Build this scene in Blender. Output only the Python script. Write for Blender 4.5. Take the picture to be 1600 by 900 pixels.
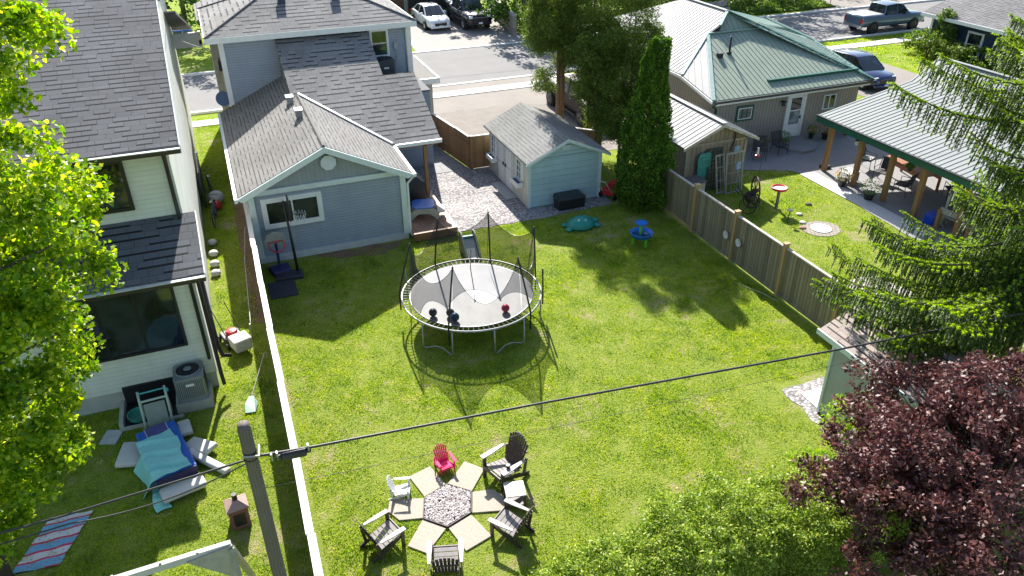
import bpy, bmesh, math, random
import numpy as np
from mathutils import Vector, Matrix, Euler
random.seed(7); rng = np.random.default_rng(11)
R = math.radians
for o in list(bpy.data.objects): bpy.data.objects.remove(o)
sc = bpy.context.scene
COL = sc.collection

# ---------------- camera, sky, sun, exposure ----------------
cam = bpy.data.cameras.new('camera'); camo = bpy.data.objects.new('camera', cam); COL.objects.link(camo)
cam.sensor_width = 36.0; cam.lens = 1200.0 / 1600.0 * 36.0
cam.clip_start = 0.1; cam.clip_end = 2000
_p, _r, _y = R(30.83), R(-0.48), R(21.08)
fw = Vector((math.sin(_y)*math.cos(_p), math.cos(_y)*math.cos(_p), -math.sin(_p)))
r0 = Vector((math.cos(_y), -math.sin(_y), 0)); u0 = r0.cross(fw)
rt = r0*math.cos(_r) + u0*math.sin(_r); up = -r0*math.sin(_r) + u0*math.cos(_r)
camo.matrix_world = Matrix(((rt.x, up.x, -fw.x, 0), (rt.y, up.y, -fw.y, 0), (rt.z, up.z, -fw.z, 12.8), (0, 0, 0, 1)))
sc.camera = camo
SUN_AZ, SUN_EL = 12.0, 36.0       # degrees clockwise from +Y, above the horizon
w = bpy.data.worlds.new("World"); sc.world = w; w.use_nodes = True
nt = w.node_tree; bg = nt.nodes['Background']; sky = nt.nodes.new('ShaderNodeTexSky')
sky.sky_type = 'NISHITA'; sky.sun_disc = False
sky.sun_elevation = R(SUN_EL); sky.sun_rotation = R(SUN_AZ)
nt.links.new(sky.outputs[0], bg.inputs[0]); bg.inputs[1].default_value = 0.095
sl = bpy.data.lights.new('sun', 'SUN'); sl.energy = 5.0; sl.angle = R(0.55); sl.color = (1.0, 0.955, 0.88)
so = bpy.data.objects.new('sun', sl); COL.objects.link(so)
sd = Vector((math.sin(R(SUN_AZ))*math.cos(R(SUN_EL)), math.cos(R(SUN_AZ))*math.cos(R(SUN_EL)), math.sin(R(SUN_EL))))
so.rotation_euler = sd.to_track_quat('Z', 'Y').to_euler(); so.location = (0, 0, 30)
vs = sc.view_settings; vs.view_transform = 'Standard'; vs.look = 'None'; vs.exposure = 1.25; vs.gamma = 1
vs.use_curve_mapping = False
sc.render.engine = 'CYCLES'
sc.cycles.max_bounces = 6; sc.cycles.transparent_max_bounces = 12

# ---------------- helpers ----------------
def V(*a): return Vector(a)
class MB:
    def __init__(s): s.v = []; s.f = []
    def add(s, vs_, fs_):
        n = len(s.v); s.v += [tuple(p) for p in vs_]; s.f += [tuple(i+n for i in f) for f in fs_]; return s
    def poly(s, *pts): return s.add(pts, [tuple(range(len(pts)))])
    def box(s, x0, x1, y0, y1, z0, z1):
        return s.add([(x0,y0,z0),(x1,y0,z0),(x1,y1,z0),(x0,y1,z0),(x0,y0,z1),(x1,y0,z1),(x1,y1,z1),(x0,y1,z1)],
            [(3,2,1,0),(4,5,6,7),(0,1,5,4),(1,2,6,5),(2,3,7,6),(3,0,4,7)])
    def bar(s, p, q, w_, h_, upv=(0,0,1)):
        p, q = Vector(p), Vector(q); d = (q-p).normalized(); u = Vector(upv)
        sx = d.cross(u)
        if sx.length < 1e-4: sx = d.cross(Vector((1,0,0)))
        sx.normalize(); uu = sx.cross(d).normalized(); a = sx*w_/2; b = uu*h_/2
        return s.add([p-a-b,p+a-b,p+a+b,p-a+b,q-a-b,q+a-b,q+a+b,q-a+b],
            [(0,1,2,3),(7,6,5,4),(0,4,5,1),(1,5,6,2),(2,6,7,3),(3,7,4,0)])
    def slab(s, pts, t):          # polygon thickened downwards (pts are the top face)
        n = len(pts); pts = [Vector(p) for p in pts]
        nn = Vector((0,0,0))
        for i in range(n): nn += pts[i].cross(pts[(i+1)%n])
        if nn.z < 0: pts = pts[::-1]
        lo = [p - Vector((0,0,t)) for p in pts]
        return s.add(pts+lo, [tuple(range(n)), tuple(range(2*n-1,n-1,-1))]+[((i+1)%n,i,n+i,n+(i+1)%n) for i in range(n)])
    def prism(s, pts, ext):       # polygon extruded by a vector
        n = len(pts); pts = [Vector(p) for p in pts]; e = Vector(ext)
        nn = Vector((0,0,0)); c = sum(pts, Vector())/n
        for i in range(n): nn += (pts[i]-c).cross(pts[(i+1)%n]-c)
        if nn.dot(e) > 0: pts = pts[::-1]
        q = [p+e for p in pts]
        return s.add(pts+q, [tuple(range(n)), tuple(range(2*n-1,n-1,-1))]+[((i+1)%n,i,n+i,n+(i+1)%n) for i in range(n)])
    def tube(s, pts, r, seg=8, caps=True, closed=False):
        pts = [Vector(p) for p in pts]; n = len(pts)
        rr = r if isinstance(r, (list, tuple)) else [r]*n
        base = len(s.v); prev = None
        for i, p in enumerate(pts):
            if closed: d = pts[(i+1)%n]-pts[i-1]
            else: d = pts[min(i+1,n-1)]-pts[max(i-1,0)]
            d.normalize()
            if prev is None:
                a = d.cross(Vector((0,0,1)))
                if a.length < 1e-3: a = d.cross(Vector((1,0,0)))
            else: a = prev - d*prev.dot(d)
            a.normalize(); prev = a; b = d.cross(a)
            for k in range(seg):
                t = 2*math.pi*k/seg; s.v.append(tuple(p + (a*math.cos(t)+b*math.sin(t))*rr[i]))
        m = n if closed else n-1
        for i in range(m):
            j = (i+1)%n
            for k in range(seg):
                k2 = (k+1)%seg; s.f.append((base+i*seg+k, base+i*seg+k2, base+j*seg+k2, base+j*seg+k))
        if caps and not closed:
            s.f.append(tuple(base+k for k in range(seg))[::-1]); s.f.append(tuple(base+(n-1)*seg+k for k in range(seg)))
        return s
    def lathe(s, prof, seg=20, c=(0,0,0), sx=1, sy=1):
        base = len(s.v)
        for (r, z) in prof:
            for k in range(seg):
                t = 2*math.pi*k/seg; s.v.append((c[0]+r*math.cos(t)*sx, c[1]+r*math.sin(t)*sy, c[2]+z))
        for i in range(len(prof)-1):
            for k in range(seg):
                k2 = (k+1)%seg; s.f.append((base+i*seg+k, base+i*seg+k2, base+(i+1)*seg+k2, base+(i+1)*seg+k))
        s.f.append(tuple(base+k for k in range(seg))[::-1]); s.f.append(tuple(base+(len(prof)-1)*seg+k for k in range(seg)))
        return s
    def ball(s, c, r, seg=14, rings=9, sz=1.0):
        return s.lathe([(r*math.sin(math.pi*(i+.02)/(rings+.04)), -r*sz*math.cos(math.pi*(i+.02)/(rings+.04))) for i in range(rings+1)], seg, c)
    def xf(s, M, start=0):
        for i in range(start, len(s.v)): s.v[i] = tuple(M @ Vector(s.v[i]))
        return s
    def build(s, name, m, parent=None, bevel=0, smooth=False, sub=0):
        me = bpy.data.meshes.new(name); me.from_pydata(s.v, [], s.f); me.update()
        uvl = me.uv_layers.new(name='UVMap')
        for p in me.polygons:
            n = p.normal
            t = Vector((0,0,1)).cross(n)
            if t.length < 0.02: t = Vector((1,0,0)); b = Vector((0,1,0))
            else:
                t.normalize(); b = n.cross(t)
                if b.z < 0: b = -b; t = -t
            for li in p.loop_indices:
                co = me.vertices[me.loops[li].vertex_index].co
                uvl.data[li].uv = (co.dot(t), co.dot(b))
        me.materials.append(m)
        o = bpy.data.objects.new(name, me); COL.objects.link(o)
        if parent is not None: o.parent = parent
        if bevel:
            mo = o.modifiers.new('bevel', 'BEVEL'); mo.width = bevel; mo.segments = 2; mo.limit_method = 'ANGLE'; mo.angle_limit = R(40)
        if sub:
            mo = o.modifiers.new('sub', 'SUBSURF'); mo.levels = sub; mo.render_levels = sub
        if smooth:
            me.polygons.foreach_set('use_smooth', [True]*len(me.polygons))
        return o
def npmesh(name, verts, faces_n, m, parent=None, smooth=False):
    """verts (N,3); faces of equal size k laid out in order"""
    k = faces_n; N = len(verts); F = N//k
    me = bpy.data.meshes.new(name)
    me.vertices.add(N); me.vertices.foreach_set('co', np.asarray(verts, dtype=np.float32).ravel())
    me.loops.add(N); me.loops.foreach_set('vertex_index', np.arange(N, dtype=np.int32))
    me.polygons.add(F); me.polygons.foreach_set('loop_start', np.arange(0, N, k, dtype=np.int32))
    me.polygons.foreach_set('loop_total', np.full(F, k, dtype=np.int32))
    me.update(calc_edges=True); me.materials.append(m)
    o = bpy.data.objects.new(name, me); COL.objects.link(o)
    if parent is not None: o.parent = parent
    return o
def thing(name, label, cat, loc=(0,0,0), rz=0, group=None):
    o = bpy.data.objects.new(name, None); COL.objects.link(o); o.empty_display_size = .2
    o.location = loc; o.rotation_euler = (0,0,rz); o['label'] = label; o['category'] = cat
    if group: o['group'] = group
    return o
def tag(o, label, cat, group=None, loc=None, rz=None):
    o['label'] = label; o['category'] = cat
    if group: o['group'] = group
    if loc is not None: o.location = loc
    if rz is not None: o.rotation_euler = (0,0,rz)
    return o
def struct(o): o['kind'] = 'structure'; return o
def stuff(o, label=None, cat=None):
    o['kind'] = 'stuff'
    if label: o['label'] = label; o['category'] = cat
    return o
def dup(root, loc=None, rz=None, label=None, group=None):
    def cp(o, par):
        c = o.copy(); COL.objects.link(c)
        if par is not None: c.parent = par
        for ch in kids.get(o.name, []): cp(ch, c)
        return c
    kids = {}
    for o in bpy.data.objects:
        if o.parent: kids.setdefault(o.parent.name, []).append(o)
    c = cp(root, None)
    if loc is not None: c.location = loc
    if rz is not None: c.rotation_euler = (0,0,rz)
    if label: c['label'] = label
    if group: c['group'] = group
    return c

# ---------------- materials ----------------
def newmat(name):
    m = bpy.data.materials.new(name); m.use_nodes = True
    n = m.node_tree.nodes; l = m.node_tree.links; return m, n, l, n['Principled BSDF']
def math_(n, l, op, a, b=None, c=None):
    x = n.new('ShaderNodeMath'); x.operation = op
    for i, q in enumerate((a, b, c)):
        if q is None: continue
        if isinstance(q, (int, float)): x.inputs[i].default_value = q
        else: l.new(q, x.inputs[i])
    return x.outputs[0]
def mixc(n, l, fac, a, b, mode='MIX'):
    x = n.new('ShaderNodeMix'); x.data_type = 'RGBA'; x.blend_type = mode
    for i, q in ((0, fac), (6, a), (7, b)):
        if isinstance(q, (int, float)): x.inputs[i].default_value = q
        elif isinstance(q, tuple): x.inputs[i].default_value = (*q[:3], 1)
        else: l.new(q, x.inputs[i])
    return x.outputs[2]
def ramp(n, l, fac, stops):
    x = n.new('ShaderNodeValToRGB'); l.new(fac, x.inputs[0]); e = x.color_ramp.elements
    while len(e) < len(stops): e.new(0.5)
    for i, (p, c) in enumerate(stops): e[i].position = p; e[i].color = (*c[:3], 1)
    return x.outputs[0]
def noise(n, l, vec, scale, det=4, rough=.55):
    x = n.new('ShaderNodeTexNoise'); x.inputs['Scale'].default_value = scale; x.inputs['Detail'].default_value = det
    x.inputs['Roughness'].default_value = rough
    if vec is not None: l.new(vec, x.inputs['Vector'])
    return x.outputs[0]
def obj_co(n): return n.new('ShaderNodeTexCoord').outputs['Object']
def uv_co(n): return n.new('ShaderNodeTexCoord').outputs['UV']
def bump(n, l, bsdf, h, strength=.4, dist=.02):
    x = n.new('ShaderNodeBump'); x.inputs['Strength'].default_value = strength; x.inputs['Distance'].default_value = dist
    l.new(h, x.inputs['Height']); l.new(x.outputs[0], bsdf.inputs['Normal'])
def sc_(c, k): return tuple(min(1, v*k) for v in c[:3])
_mc = {}
def M(name, c, rough=.6, metal=0, var=.15, scale=6, bmp=0.0, spec=.5, dirt=0.0, fine=0):
    if name in _mc: return _mc[name]
    m, n, l, b = newmat(name); co = obj_co(n)
    f = noise(n, l, co, scale, 5)
    col = ramp(n, l, f, [(.3, sc_(c, 1-var)), (.7, sc_(c, 1+var))])
    if fine:
        f2 = noise(n, l, co, fine, 3, .7); col = mixc(n, l, f2, sc_(c, .55), col) if False else mixc(n, l, .5, col, ramp(n, l, f2, [(.3, sc_(c, .6)), (.7, sc_(c, 1.4))]))
    if dirt:
        f3 = noise(n, l, co, .9, 6, .7); col = mixc(n, l, math_(n, l, 'MULTIPLY', ramp(n, l, f3, [(.45, (0,0,0)), (.7, (1,1,1))]), dirt), col, sc_(c, .45))
    l.new(col, b.inputs['Base Color']); b.inputs['Roughness'].default_value = rough; b.inputs['Metallic'].default_value = metal
    b.inputs['Specular IOR Level'].default_value = spec
    if bmp: bump(n, l, b, noise(n, l, co, scale*6, 4), bmp, .01)
    _mc[name] = m; return m
def shingle(name, c, row=.145, wid=.33, contrast=.5, dash=.9):
    m, n, l, b = newmat(name); uv = uv_co(n)
    sep = n.new('ShaderNodeSeparateXYZ'); l.new(uv, sep.inputs[0])
    v = math_(n, l, 'DIVIDE', sep.outputs[1], row); vi = math_(n, l, 'FLOOR', v); vf = math_(n, l, 'FRACT', v)
    wn = n.new('ShaderNodeTexWhiteNoise'); wn.noise_dimensions = '1D'; l.new(vi, wn.inputs['W'])
    uo = math_(n, l, 'ADD', math_(n, l, 'DIVIDE', sep.outputs[0], wid), math_(n, l, 'MULTIPLY', wn.outputs[0], 5))
    ui = math_(n, l, 'FLOOR', uo); uf = math_(n, l, 'FRACT', uo)
    cb = n.new('ShaderNodeCombineXYZ'); l.new(ui, cb.inputs[0]); l.new(vi, cb.inputs[1])
    wn2 = n.new('ShaderNodeTexWhiteNoise'); wn2.noise_dimensions = '2D'; l.new(cb.outputs[0], wn2.inputs['Vector'])
    base = ramp(n, l, wn2.outputs[0], [(0, sc_(c, 1-contrast*.55)), (1, sc_(c, 1+contrast*.45))])
    gr = noise(n, l, uv, 55, 3, .8)
    base = mixc(n, l, .45, base, ramp(n, l, gr, [(.3, sc_(c, .45)), (.7, sc_(c, 1.6))]))
    big = noise(n, l, uv, .5, 4, .6); base = mixc(n, l, .30, base, ramp(n, l, big, [(.35, sc_(c, .55)), (.65, sc_(c, 1.5))]))
    # laminated tabs: shadow at the lower edge of raised tabs, painted as a dark line
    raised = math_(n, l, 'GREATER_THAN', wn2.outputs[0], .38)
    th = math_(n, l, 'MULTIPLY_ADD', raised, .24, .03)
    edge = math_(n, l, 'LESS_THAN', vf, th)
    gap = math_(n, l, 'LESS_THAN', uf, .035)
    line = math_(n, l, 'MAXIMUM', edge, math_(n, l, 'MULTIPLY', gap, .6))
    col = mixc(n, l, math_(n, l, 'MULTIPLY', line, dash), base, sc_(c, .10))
    l.new(col, b.inputs['Base Color']); b.inputs['Roughness'].default_value = .9; b.inputs['Specular IOR Level'].default_value = .25
    h = math_(n, l, 'ADD', math_(n, l, 'MULTIPLY', math_(n, l, 'SUBTRACT', 1, line), .7), math_(n, l, 'MULTIPLY', gr, .5))
    bump(n, l, b, h, .7, .012); return m
def siding(name, c, pitch=.11, vertical=False, gap_and_shade=.5, wood=0.0, rough=.55, lip=.07):
    m, n, l, b = newmat(name); uv = uv_co(n)
    sep = n.new('ShaderNodeSeparateXYZ'); l.new(uv, sep.inputs[0])
    k = sep.outputs[0] if vertical else sep.outputs[1]
    v = math_(n, l, 'DIVIDE', k, pitch); vi = math_(n, l, 'FLOOR', v); vf = math_(n, l, 'FRACT', v)
    wn = n.new('ShaderNodeTexWhiteNoise'); wn.noise_dimensions = '1D'; l.new(vi, wn.inputs['W'])
    mp = n.new('ShaderNodeMapping'); l.new(uv, mp.inputs[0])
    mp.inputs['Scale'].default_value = (14, 1.2, 1) if vertical else (1.2, 14, 1)
    gr = noise(n, l, mp.outputs[0], 3 if wood else 1.2, 5, .65)
    a = .5*wood+.03
    col = ramp(n, l, wn.outputs[0], [(0, sc_(c, 1-a)), (1, sc_(c, 1+a))])
    col = mixc(n, l, .5 if wood else .12, col, ramp(n, l, gr, [(.25, sc_(c, .45)), (.75, sc_(c, 1.5))]))
    big = noise(n, l, uv, .8, 5, .65); col = mixc(n, l, .16, col, ramp(n, l, big, [(.35, sc_(c, .5)), (.65, sc_(c, 1.35))]))
    mp2 = n.new('ShaderNodeMapping'); l.new(uv, mp2.inputs[0]); mp2.inputs['Scale'].default_value = (5, .5, 1)
    stn = noise(n, l, mp2.outputs[0], 1.0, 6, .7); col = mixc(n, l, math_(n, l, 'MULTIPLY', ramp(n, l, stn, [(.5, (0,0,0)), (.72, (1,1,1))]), .2), col, (c[0]*.55+.02, c[1]*.52+.015, c[2]*.45+.01))
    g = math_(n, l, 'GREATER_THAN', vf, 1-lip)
    col = mixc(n, l, math_(n, l, 'MULTIPLY', g, gap_and_shade), col, sc_(c, .12))  # vertical: board gaps; horizontal: shade under each lap, painted dark
    l.new(col, b.inputs['Base Color']); b.inputs['Roughness'].default_value = rough; b.inputs['Specular IOR Level'].default_value = .35
    if vertical: h = math_(n, l, 'SUBTRACT', math_(n, l, 'MULTIPLY', gr, .15*bool(wood)), g)
    else: h = math_(n, l, 'SUBTRACT', math_(n, l, 'MULTIPLY', math_(n, l, 'SUBTRACT', 1, vf), 1), g)
    bump(n, l, b, h, .5, .014); return m
def voro(name, cols, scale, rough=.85, bmp=.8, dist=.03, edge=.35):
    m, n, l, b = newmat(name); co = obj_co(n)
    x = n.new('ShaderNodeTexVoronoi'); x.inputs['Scale'].default_value = scale; l.new(co, x.inputs['Vector'])
    s = n.new('ShaderNodeSeparateColor'); l.new(x.outputs['Color'], s.inputs[0])
    col = ramp(n, l, s.outputs[0], [(i/(len(cols)-1), c) for i, c in enumerate(cols)])
    d = ramp(n, l, x.outputs['Distance'], [(edge, (1,1,1)), (edge+.35, (.25,.25,.25))])
    col = mixc(n, l, 1.0, col, d, 'MULTIPLY')
    big = noise(n, l, co, .7, 4); col = mixc(n, l, .25, col, ramp(n, l, big, [(.3, sc_(cols[0], .8)), (.7, cols[-1])]))
    l.new(col, b.inputs['Base Color']); b.inputs['Roughness'].default_value = rough
    bump(n, l, b, math_(n, l, 'SUBTRACT', 1, x.outputs['Distance']), bmp, dist); return m
def brickmat(name, c1, c2, mort, w_=.2, h_=.1, ms=.006, rough=.85, off=.5, lines=.6):
    m, n, l, b = newmat(name); co = obj_co(n)
    x = n.new('ShaderNodeTexBrick'); x.inputs['Scale'].default_value = 1; x.inputs['Brick Width'].default_value = w_
    x.inputs['Row Height'].default_value = h_; x.inputs['Mortar Size'].default_value = ms; x.offset = off
    x.inputs['Color1'].default_value = (*c1, 1); x.inputs['Color2'].default_value = (*c2, 1); x.inputs['Mortar'].default_value = (*mort, 1)
    l.new(co, x.inputs['Vector']); gr = noise(n, l, co, 9, 5, .7)
    col = mixc(n, l, .35, x.outputs[0], ramp(n, l, gr, [(.3, sc_(c1, .6)), (.7, sc_(c1, 1.35))]))
    l.new(col, b.inputs['Base Color']); b.inputs['Roughness'].default_value = rough
    bump(n, l, b, math_(n, l, 'SUBTRACT', 1, x.outputs['Fac']), .4, .01); return m
def leafmat(name, stops, trans=.45, gloss=.5, rough=.45, pos_noise=.6, patch=0):
    m = bpy.data.materials.new(name); m.use_nodes = True; n = m.node_tree.nodes; l = m.node_tree.links
    b = n['Principled BSDF']; out = n['Material Output']
    g = n.new('ShaderNodeNewGeometry'); rnd = g.outputs['Random Per Island']
    nz = noise(n, l, obj_co(n), pos_noise, 3)
    f = math_(n, l, 'ADD', math_(n, l, 'MULTIPLY', rnd, .6), math_(n, l, 'MULTIPLY', nz, .5))
    if patch:
        nz2 = noise(n, l, obj_co(n), patch, 5, .7); f = math_(n, l, 'ADD', math_(n, l, 'MULTIPLY', f, .8), math_(n, l, 'MULTIPLY_ADD', nz2, 1.5, -.64))
    col = ramp(n, l, f, stops)
    l.new(col, b.inputs['Base Color']); b.inputs['Roughness'].default_value = rough; b.inputs['Specular IOR Level'].default_value = gloss
    t = n.new('ShaderNodeBsdfTranslucent')
    hs = n.new('ShaderNodeHueSaturation'); hs.inputs['Value'].default_value = 1.7; hs.inputs['Saturation'].default_value = 1.1; l.new(col, hs.inputs['Color'])
    l.new(hs.outputs[0], t.inputs[0]); mx = n.new('ShaderNodeMixShader'); mx.inputs[0].default_value = trans
    l.new(b.outputs[0], mx.inputs[1]); l.new(t.outputs[0], mx.inputs[2]); l.new(mx.outputs[0], out.inputs[0]); return m
def glassmat(name, c=(.02,.025,.03), rough=.04, spec=.8):
    m, n, l, b = newmat(name); co = obj_co(n)
    f = noise(n, l, co, 1.3, 2)
    l.new(ramp(n, l, f, [(.4, sc_(c, .5)), (.6, sc_(c, 1.6))]), b.inputs['Base Color']); b.inputs['Roughness'].default_value = rough
    b.inputs['Specular IOR Level'].default_value = spec; return m
def netmat(name, c=(.02,.02,.02), alpha=.3):
    m = bpy.data.materials.new(name); m.use_nodes = True; n = m.node_tree.nodes; l = m.node_tree.links
    b = n['Principled BSDF']; b.inputs['Base Color'].default_value = (*c, 1); b.inputs['Roughness'].default_value = .8
    nz = noise(n, l, obj_co(n), 2.0, 2); a = math_(n, l, 'MULTIPLY_ADD', nz, .12, alpha-.06); l.new(a, b.inputs['Alpha']); return m

WHITE = M('white_paint', (.78,.79,.78), .45, var=.05, dirt=.12)
TRIM = M('pale_trim', (.62,.70,.70), .45, var=.05, dirt=.12)
OFFW = M('cream_paint', (.60,.58,.52), .5, var=.07, dirt=.2)
DARKM = M('dark_brown_metal', (.035,.028,.026), .4, var=.15)
BLACK = M('black_plastic', (.018,.018,.02), .45, var=.2)
GALV = M('galvanised_steel', (.36,.36,.36), .45, .5, var=.15)
GLASS = glassmat('window_glass')
CONC = M('concrete', (.42,.41,.39), .85, var=.1, scale=2, bmp=.2, dirt=.25, fine=60)
WOODP = siding('brown_post_wood', (.30,.165,.07), .3, True, .1, .35)
BARK = M('bark', (.11,.085,.06), .9, var=.4, scale=12, bmp=.8)
SH_GREY = shingle('grey_shingles', (.24,.235,.23), .27, .3, .55)
SH_DARK = shingle('charcoal_shingles', (.185,.18,.182), .18, .36, .6)
SH_BLACK = shingle('black_shingles', (.115,.12,.13), .26, .34, .6)
SH_SHED = shingle('pale_grey_shingles', (.235,.235,.225), .15, .25, .3, .45)
SH_GAR = shingle('garage_shingles', (.20,.195,.19), .15, .26, .5, .7)
# ---------------- ground, street, paving ----------------
def grass_ground():
    m, n, l, b = newmat('lawn_soil_and_turf'); co = obj_co(n)
    a = noise(n, l, co, 22, 5, .75); c_ = noise(n, l, co, .55, 4, .6); d = noise(n, l, co, 2.6, 5, .7)
    g1 = ramp(n, l, a, [(.3, (.05,.09,.007)), (.5, (.18,.27,.017)), (.7, (.34,.42,.04))])
    g2 = ramp(n, l, d, [(.35, (.17,.29,.015)), (.65, (.42,.47,.06))])
    col = mixc(n, l, .45, g1, g2)
    bare = ramp(n, l, math_(n, l, 'ADD', math_(n, l, 'MULTIPLY', c_, .55), math_(n, l, 'MULTIPLY', d, .45)), [(.535, (0,0,0)), (.62, (.85,.85,.85))])
    col = mixc(n, l, bare, col, (.38,.32,.20))
    sp_ = n.new('ShaderNodeSeparateXYZ'); l.new(co, sp_.inputs[0]); near = math_(n, l, 'LESS_THAN', sp_.outputs[1], 27.0)
    th = ramp(n, l, a, [(.3, (.10,.085,.04)), (.6, (.33,.29,.15)), (.75, (.42,.37,.2))])
    col = mixc(n, l, math_(n, l, 'MULTIPLY', near, .22), col, th)
    l.new(col, b.inputs['Base Color']); b.inputs['Roughness'].default_value = .95; b.inputs['Specular IOR Level'].default_value = .15
    bump(n, l, b, a, 1.0, .06); return m
GRASSG = grass_ground()
ASPH = M('asphalt', (.20,.195,.19), .9, var=.12, scale=.8, bmp=.25, spec=.3, fine=40)
ASPH2 = M('pale_driveway_asphalt', (.25,.225,.20), .9, var=.14, scale=.7, bmp=.25, spec=.3, fine=30)
WALKC = M('sidewalk_concrete', (.60,.59,.57), .85, var=.06, scale=1.5, bmp=.1, dirt=.15, fine=50)
GRAVEL = voro('grey_pea_gravel', [(.17,.155,.155),(.36,.335,.335),(.52,.48,.475),(.27,.23,.23),(.62,.59,.58)], 13)
TANGR = M('tan_gravel', (.22,.195,.17), .95, var=.2, scale=1.5, bmp=.6, fine=30)
PAVM = brickmat('driveway_pavers', (.29,.265,.24), (.23,.215,.20), (.12,.11,.10), .3, .15)
PATIO = brickmat('patio_slabs', (.24,.245,.25), (.29,.29,.29), (.06,.06,.06), .95, .62, .014)
def sheet(name, x0, x1, y0, y1, z, m, n=None):
    mb = MB(); mb.poly((x0,y0,z),(x1,y0,z),(x1,y1,z),(x0,y1,z)); return struct(mb.build(name, m))
def wavy(name, pts, z, m, amp=.06, step=.25):
    out = []; rr = random.Random(len(pts)*7+int(abs(pts[0][0])*10))
    for i in range(len(pts)):
        a = Vector((*pts[i],0)); b_ = Vector((*pts[(i+1)%len(pts)],0)); k = max(1,int((b_-a).length/step))
        for j in range(k):
            p = a.lerp(b_, j/k); out.append((p.x+rr.uniform(-amp,amp), p.y+rr.uniform(-amp,amp), z))
    mb = MB(); mb.poly(*out); return struct(mb.build(name, m))
sheet('ground', -300, 400, -100, 500, 0, GRASSG)
sheet('road', -200, 300, 43.1, 50.9, .012, ASPH)
def kerb(x0, x1, y0, y1, h): struct(MB().box(x0,x1,y0,y1,0,h).build('kerb', WALKC, bevel=.02))
# far kerb (lowered at the far driveway) and near kerb (lowered at the near driveways)
kerb(-60, 12.6, 50.9, 51.15, .14); kerb(12.6, 21.4, 50.9, 51.25, .05); kerb(21.4, 120, 50.9, 51.2, .14)
kerb(-60, 9.0, 42.85, 43.1, .13); kerb(9.0, 19.6, 42.8, 43.1, .04); kerb(19.6, 34.5, 42.85, 43.1, .13); kerb(34.5, 39.2, 42.8, 43.1, .04); kerb(39.2, 120, 42.85, 43.1, .13)
struct(MB().box(-60,120,40.7,41.65,0,.045).build('sidewalk', WALKC))
sheet('driveway', 9.7, 19.4, 29.9, 40.7, .012, ASPH2); sheet('driveway_apron', 9.3, 19.5, 41.65, 42.8, .012, ASPH2)
wavy('gravel_parking', [(9.75,30.3),(16.9,30.3),(16.9,37.4),(13,38.2),(10.3,38)], .018, TANGR, .15)
sheet('driveway', 33.2, 39.4, 22.0, 40.7, .012, ASPH2); sheet('driveway_apron', 34.6, 39.2, 41.65, 42.8, .012, ASPH2)
wavy('paver_driveway', [(13.3,51.25),(21.3,51.25),(21.8,63),(14.2,63)], .012, PAVM, .02, 1)
struct(MB().poly((13.05,51.3,.02),(13.32,51.3,.02),(14.25,63,.02),(13.95,63,.02)).build('driveway_edging', WALKC))
sheet('front_path', -1.5, -.3, 30.5, 40.7, .006, ASPH) if False else None
wavy('gravel_bed', [(7.25,24.55),(10,24.45),(13.75,24.6),(13.9,25.4),(13.7,30.2),(9.7,30.2),(9.1,33.9),(7.25,33.9)], .015, GRAVEL, .05)
struct(MB().poly((5.55,30.2,.03),(9.66,30.2,.03),(9.08,33.95,.03),(5.55,33.95,.03)).build('patio', PATIO))
struct(MB().box(10.0,10.48,26.5,28.3,0,.05).build('stone_step', CONC, bevel=.01))
wavy('gravel_strip', [(12.45,12.4),(13.9,12.5),(13.5,11.9),(12.66,11.3),(12.66,8.5),(12.25,8.7),(12.3,10.6)], .012, GRAVEL, .08)
struct(MB().box(12.75,13.4,11.45,12.1,0,.04).build('stone_step', WALKC, bevel=.01))
NPAT = M('stamped_patio_concrete', (.24,.235,.235), .8, var=.12, scale=1.2, bmp=.3, fine=20)
wavy('patio', [(20.0,27.95),(20.0,25.9),(21.3,25.25),(22.6,24.6),(22.9,23.2),(22.6,20.3),(22.4,18.2),(22.6,16.5),(30.5,16.5),(30.5,27.95)], .02, NPAT, .04, .6)
sheet('patio_border', 22.62, 23.35, 17.8, 24.2, .028, WALKC)
wavy('stone_path', [(18.0,16.4),(19.2,16.3),(19.5,15.0),(19.0,14.3),(17.4,14.6),(17.2,15.6)], .012, M('flagstone', (.42,.39,.35), .9, var=.3, scale=3, bmp=.5), .12)
c_ = []; 
for k in range(40): t = 2*math.pi*k/40; c_.append((19.9+.72*math.cos(t), 19.7+.62*math.sin(t), .014))
struct(MB().poly(*c_).build('paved_circle', brickmat('circle_paving', (.30,.27,.22), (.36,.32,.26), (.14,.12,.09), .16, .12, .02)))
struct(MB().lathe([(.38,.016),(.38,.035),(.30,.04)], 28, (19.9,19.7,0)).build('stone_disc', WALKC))
# bare earth along the garage and behind the fence
EARTH = M('bare_earth', (.19,.125,.075), .95, var=.35, scale=3, bmp=.6, fine=25)
wavy('bare_earth', [(1.9,24.7),(5.3,24.65),(4.9,24.2),(4.2,23.9),(3.4,24.1),(2.6,24.2)], .008, EARTH, .12, .2)
wavy('bare_earth', [(-.28,21.0),(.0,20.9),(.28,24.8),(.26,33.5),(-.25,33.5),(-.3,25)], .008, EARTH, .06, .4)

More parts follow.
